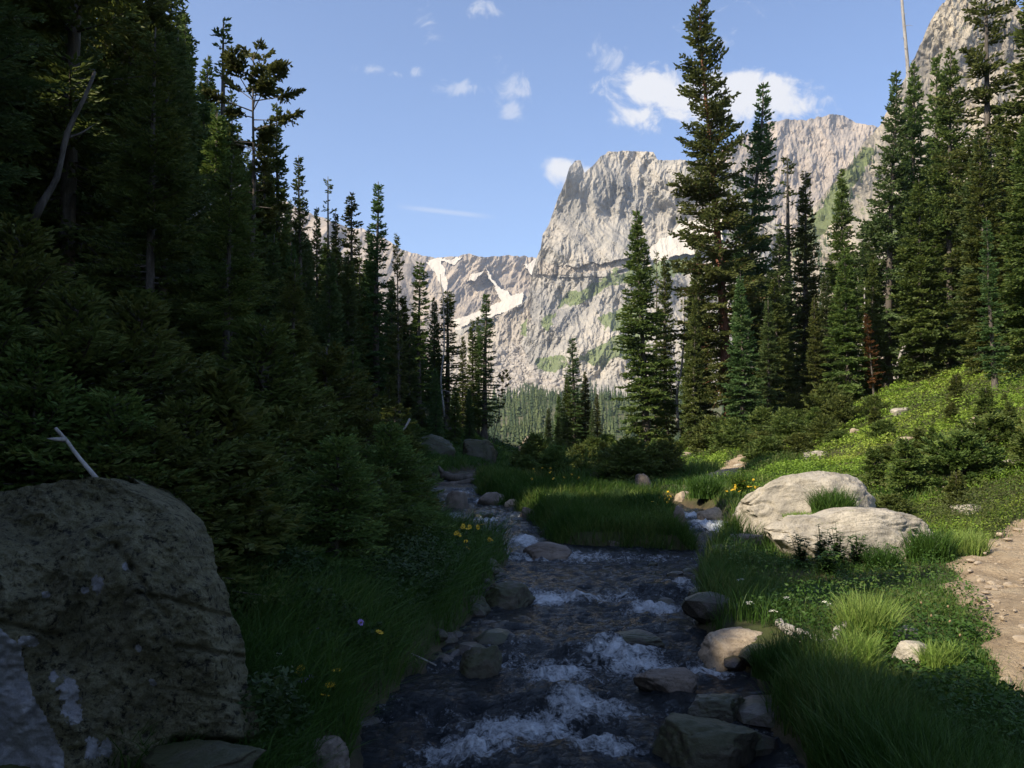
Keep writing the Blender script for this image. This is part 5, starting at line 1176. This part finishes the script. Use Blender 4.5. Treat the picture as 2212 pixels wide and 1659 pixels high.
# ------------------------------------------------------------------ wild flowers
def petalmat(name, c):
    m, nt, b = newmat(name); nt.links.new(mixc(nt, attr(nt, 'var'), tuple(x * .8 for x in c), c), b.inputs['Base Color']); b.inputs['Roughness'].default_value = .6; return m
M_yel = petalmat('yellow_petals', (.62, .40, .02)); M_pur = petalmat('purple_petals', (.36, .24, .60)); M_whi = petalmat('cream_petals', (.75, .73, .62)); M_eye = petalmat('flower_eye', (.40, .22, .03)); M_seed = petalmat('seed_head', (.30, .21, .12))
def flower(px, py, Y, kind, label, seed, group=None, nh=1, stem=None):
    """px, py: where the blossom shows; the stem runs down to the ground"""
    rg = np.random.default_rng(seed); c = at(px, py, Y); gzv = gz_(c[0], c[1]); e = empty('wildflower', (c[0], c[1], gzv), 0, label, 'flower', group); H = max(c[2] - gzv, .05)
    mb = MB(); heads = []
    for i in range(nh):
        o = rg.normal(0, .035, 2) * (i > 0); hz = H - (abs(rg.normal(0, .04)) if i else 0); mb.tube([[0, 0, 0], [o[0] * .5, o[1] * .5, hz * .6], [o[0], o[1], hz]], [.0025, .002, .0016], 4); heads.append((o[0], o[1], hz))
    for j in range(7):
        s = rg.uniform(.1, .7); b = rg.uniform(0, 6.28); oo = np.array([math.cos(b), math.sin(b), .5]); q = np.array([-math.sin(b), math.cos(b), 0]); z = rg.uniform(.03, .06); cc = np.array([0, 0, H * s])
        mb.add(np.array([cc, cc + oo * z * .5 + q * z * .2, cc + oo * z, cc + oo * z * .5 - q * z * .2]), np.array([[0, 1, 2, 3]]), .5)
    mb.build('stem', M_leafdark, e)
    for (x, y, z) in heads:
        V = []; F = []; va = []
        if kind == 'white':
            for j in range(26):
                r = .032 * math.sqrt(rg.random()); a = rg.uniform(0, 6.28); cc = np.array([r * math.cos(a), r * math.sin(a), -.010 * (r / .03) ** 2 + rg.normal(0, .002)]); n = len(V)
                V += [cc + [.007, 0, 0], cc + [0, .007, .002], cc + [-.007, 0, 0], cc + [0, -.007, .002]]; F.append([n, n + 1, n + 2, n + 3]); va += [rg.random()] * 4
            mt, et = M_whi, None
        elif kind == 'seed':
            Vs, Fs = ico(2); V = list(Vs * [.007, .007, .010]); F = Fs.tolist(); va = [.5] * len(V); mt, et = M_seed, None
        else:
            rr, npet = (.027, 9) if kind == 'yellow' else (.024, 12); tl = rg.normal(0, .35, 2)
            for j in range(npet):
                a = 2 * math.pi * j / npet; o = np.array([math.cos(a), math.sin(a), .12 + tl[0] * math.cos(a) + tl[1] * math.sin(a)]); q = np.array([-math.sin(a), math.cos(a), 0]); n = len(V); w = rr * (.30 if kind == 'yellow' else .2)
                V += [o * rr * .15, o * rr * .65 + q * w, o * rr, o * rr * .65 - q * w]; F.append([n, n + 1, n + 2, n + 3]); va += [rg.random()] * 4
            mt, et = (M_yel if kind == 'yellow' else M_pur), M_eye
        bl = mk('blossom' if kind != 'seed' else 'seed_head', np.array(V), np.array(F), mt, e, {'var': va}, False); bl.location = (x, y, z); bl.rotation_euler = (rg.uniform(.1, .7), rg.uniform(-.4, .4), 0) if kind != 'white' else (rg.uniform(0, .3), 0, 0)
        if et is not None:
            Vs, Fs = ico(2); k = mk('flower_centre', Vs * [rr * .25, rr * .25, rr * .15] + [0, 0, rr * .1], Fs, et, bl, {'var': np.zeros(len(Vs))}, True)
    return e
FL = [(590, 1468, 'yellow', 4, 'cluster of yellow daisies nearest the lichen covered boulder'), (650, 1444, 'yellow', 2, 'yellow daisy above the purple asters'), (728, 1448, 'yellow', 1, 'yellow daisy furthest right in the dark left grass'), (714, 1480, 'yellow', 1, 'yellow daisy just below the furthest right one'),
      (702, 1502, 'yellow', 1, 'small yellow blossom under the pair of daisies'), (605, 1516, 'yellow', 1, 'lone faded yellow blossom below the daisy cluster'), (556, 1572, 'yellow', 1, 'tiny yellow bud close to the foot of the lichen covered boulder'), (820, 1366, 'yellow', 1, 'single yellow blossom beside the pale sticks'),
      (610, 1502, 'purple', 2, 'pair of purple asters under the daisy cluster'), (638, 1512, 'purple', 2, 'purple asters at the middle of the flower patch'), (668, 1464, 'purple', 3, 'purple asters left of the yellow daisies'), (600, 1576, 'purple', 3, 'lowest purple asters beside the bottom boulder'),
      (690, 1356, 'purple', 1, 'highest purple aster beside the white yarrow'), (780, 1345, 'purple', 1, 'lone purple aster in the long bank grass'),
      (628, 1352, 'white', 2, 'upper white yarrow in the left bank grass'), (662, 1362, 'white', 1, 'white yarrow beside the highest purple aster'), (606, 1394, 'white', 1, 'small white yarrow close to the lichen covered boulder'), (602, 1412, 'white', 1, 'lowest white yarrow on the left bank')]
for i, (px, py, k, nh, lab) in enumerate(FL):
    flower(px, py, 5.0 - .0035 * (py - 1400) + (.3 if py < 1400 else 0) - (px - 600) * .0006, k, lab, 500 + i, None, nh)
FR = [(1858, 1538, 'white', 'large white yarrow in the dark grass in front'), (1886, 1548, 'white', 'white yarrow touching the large one'), (1772, 1574, 'white', 'white yarrow nearest the black wet boulder'), (1790, 1566, 'white', 'small white yarrow right of the one near the wet boulder'), (2100, 1590, 'white', 'pale yarrow in the dark grass near the path'),
      (1908, 1490, 'white', 'white yarrow under the broad leaves'), (1880, 1505, 'white', 'dim white yarrow left of the broad leaves'), (1670, 1318, 'white', 'white yarrow on the meadow above the driftwood'), (1620, 1300, 'white', 'white yarrow near the meadow edge by the water'), (1700, 1290, 'white', 'white yarrow in the middle of the shaded meadow'),
      (1600, 1250, 'white', 'white yarrow highest on the shaded meadow'), (1785, 1300, 'white', 'white yarrow at the right of the shaded meadow'), (1990, 1302, 'seed', 'tallest dry seed stalk behind the pale rocks'), (2048, 1310, 'seed', 'slanting dry seed stalk near the path'), (2052, 1342, 'seed', 'dry seed stalk below the slanting one'), (2074, 1372, 'seed', 'shortest dry seed stalk nearest the path'), (2012, 1330, 'seed', 'thin seed stalk beside the tallest one')]
for i, (px, py, k, lab) in enumerate(FR):
    g = ground_px(px, py + (38 if k != 'seed' else 100)); flower(px, py, g[1], k, lab, 560 + i)
rgf = np.random.default_rng(12)
def patch(n, box, dy, kind, group, label):
    for i in range(n):
        px, py = rgf.uniform(box[0], box[2]), rgf.uniform(box[1], box[3]); g = ground_px(px, py + dy); flower(px, py, g[1], kind, label, 700 + i + int(box[0]), group, 2)
patch(6, (985, 1128, 1070, 1172), 60, 'yellow', 'yellow flowers on the bulging left bank', 'yellow flower among others on the bulging left bank')
patch(10, (1140, 1005, 1260, 1035), 30, 'yellow', 'yellow flowers above the island', 'yellow flower among others in the herbs above the island')
patch(8, (1580, 1030, 1640, 1060), 30, 'yellow', 'yellow flowers left of the largest boulder', 'yellow flower among others beside the largest granite boulder')
patch(6, (1400, 1060, 1445, 1085), 25, 'yellow', 'yellow flowers on the right of the island', 'yellow flower among others on the right of the island')

# ------------------------------------------------------------------ far woods, talus
M_farfir = leafmat('far_fir', (.03, .05, .022), (.05, .07, .028), (.09, .11, .04), 0.0, .8, 0)
def farwood(name, P, H, seed):
    """many small conifers that read as one mass: ragged stacked skirts"""
    rg = np.random.default_rng(seed); V = []; F = []; va = []; n = 0; K = 7
    for p, h in zip(P, H):
        r0 = h * rg.uniform(.12, .2); c = rg.random()
        for l in range(7):
            z0 = h * (.03 + .13 * l); z1 = z0 + h * .21; r = r0 * (1 - .135 * l); a = rg.uniform(0, 6.28)
            rr = r * rg.uniform(.55, 1.25, K); an = a + np.arange(K) * 2 * math.pi / K
            V += [[p[0] + q * math.cos(b), p[1] + q * math.sin(b), p[2] + z0 + rg.uniform(-.03, .03) * h] for q, b in zip(rr, an)] + [[p[0], p[1], p[2] + z1]]
            F += [[n + i, n + (i + 1) % K, n + K] for i in range(K)]; va += [np.clip(c + rg.normal(0, .12), 0, 1)] * (K + 1); n += K + 1
    o = mk(name, np.array(V), np.array(F), M_farfir, None, {'var': np.array(va)}, False); o['kind'] = 'stuff'; return o
rg = np.random.default_rng(99)
y = 250 + 420 * rg.random(2600) ** .8; x = rg.uniform(-.20, .22, 2600) * y + rg.normal(0, 6, 2600); ok = fbm(x * .03, y * .012, 0, 3, 91) + .12 * rg.normal(0, 1, 2600) > -.12
x, y = x[ok], y[ok]; farwood('distant_forest', np.stack([x, y, height(x, y) - .3], -1), rg.uniform(3.5, 10, len(x)) * (1 + .35 * (rg.random(len(x)) < .2)), 5)
def on_face(res, polys, n, hr, seed, name, pz=.0):
    PXX, PYY, YY = res; m = polymask(PXX, PYY, polys, seed, 8) > .5; idx = np.argwhere(m); rg = np.random.default_rng(seed)
    s = idx[rg.integers(len(idx), size=n)]; q = s[:, 0], s[:, 1]; X, Z = ray(PXX[q], PYY[q]); Yq = YY[q]
    return np.stack([X * Yq, Yq, CAMP[2] + Z * Yq - pz], -1), rg.uniform(*hr, n)
P1, H1 = on_face(R_PEAK, [[(1080, 870), (1130, 835), (1210, 850), (1300, 830), (1330, 890), (1080, 890)]], 420, (6, 13), 7, 'a', 1)
P2, H2 = on_face(R_PEAK, GR1, 90, (4, 9), 8, 'b', 1)
P3, H3 = on_face(R_CLIFF, [[(1690, 560), (1780, 420), (1875, 305), (1900, 330), (1830, 450), (1760, 600)], [(1900, 480), (2010, 390), (2090, 420), (2020, 540), (1920, 580)], [(1700, 600), (1900, 560), (2200, 560), (2200, 700), (1700, 700)]], 420, (5, 11), 9, 'c', 1)
farwood('mountainside_trees', np.concatenate([P1, P2, P3]), np.concatenate([H1, H2, H3]), 6)
Pt, Ht = on_face(R_PEAK, [[(1060, 770), (1120, 740), (1160, 800), (1260, 820), (1310, 850), (1300, 875), (1060, 875)]], 1500, (1.5, 5), 10, 't', 1.0)
mb = MB(); V0, F0 = ico(1); rg = np.random.default_rng(4)
for pp, h in zip(Pt, Ht):
    if rg.random() < .06: h *= 2.2
    mb.add((V0 * rg.uniform(.6, 1.3, 3) + rg.normal(0, .15, V0.shape)) * h * .8 + pp, F0, rg.random())
M_talus = rockmat('talus_rock', (.36, .32, .27), (.26, .23, .20), (.47, .42, .35), scale=.2)
mb.build('talus_blocks', M_talus)['kind'] = 'stuff'

# ------------------------------------------------------------------ the air
mh = bpy.data.materials.new('haze'); mh.use_nodes = True; nt = mh.node_tree; nt.nodes.remove(nt.nodes['Principled BSDF'])
pv = nd(nt, 'ShaderNodeVolumePrincipled'); pv.inputs['Density'].default_value = HAZE; pv.inputs['Color'].default_value = (.70, .82, 1.0, 1); pv.inputs['Anisotropy'].default_value = .2
nt.links.new(pv.outputs[0], nt.nodes['Material Output'].inputs['Volume'])
lo, hi = np.array([1e9] * 3), np.array([-1e9] * 3)
bpy.context.view_layer.update()
for o in scene.objects:
    if o.type == 'MESH':
        for c in o.bound_box:
            w = o.matrix_world @ Vector(c); lo = np.minimum(lo, w); hi = np.maximum(hi, w)
lo = lo - 1; hi = hi + 1; c = (lo + hi) / 2; s = (hi - lo) / 2
V = np.array([[i, j, k] for i in (-1, 1) for j in (-1, 1) for k in (-1, 1)]) * s + c
F = np.array([[0, 1, 3, 2], [4, 6, 7, 5], [0, 4, 5, 1], [2, 3, 7, 6], [0, 2, 6, 4], [1, 5, 7, 3]])
if HAZE > 0:
    mk('haze', V, F, mh)['kind'] = 'stuff'
print('box', lo, hi)
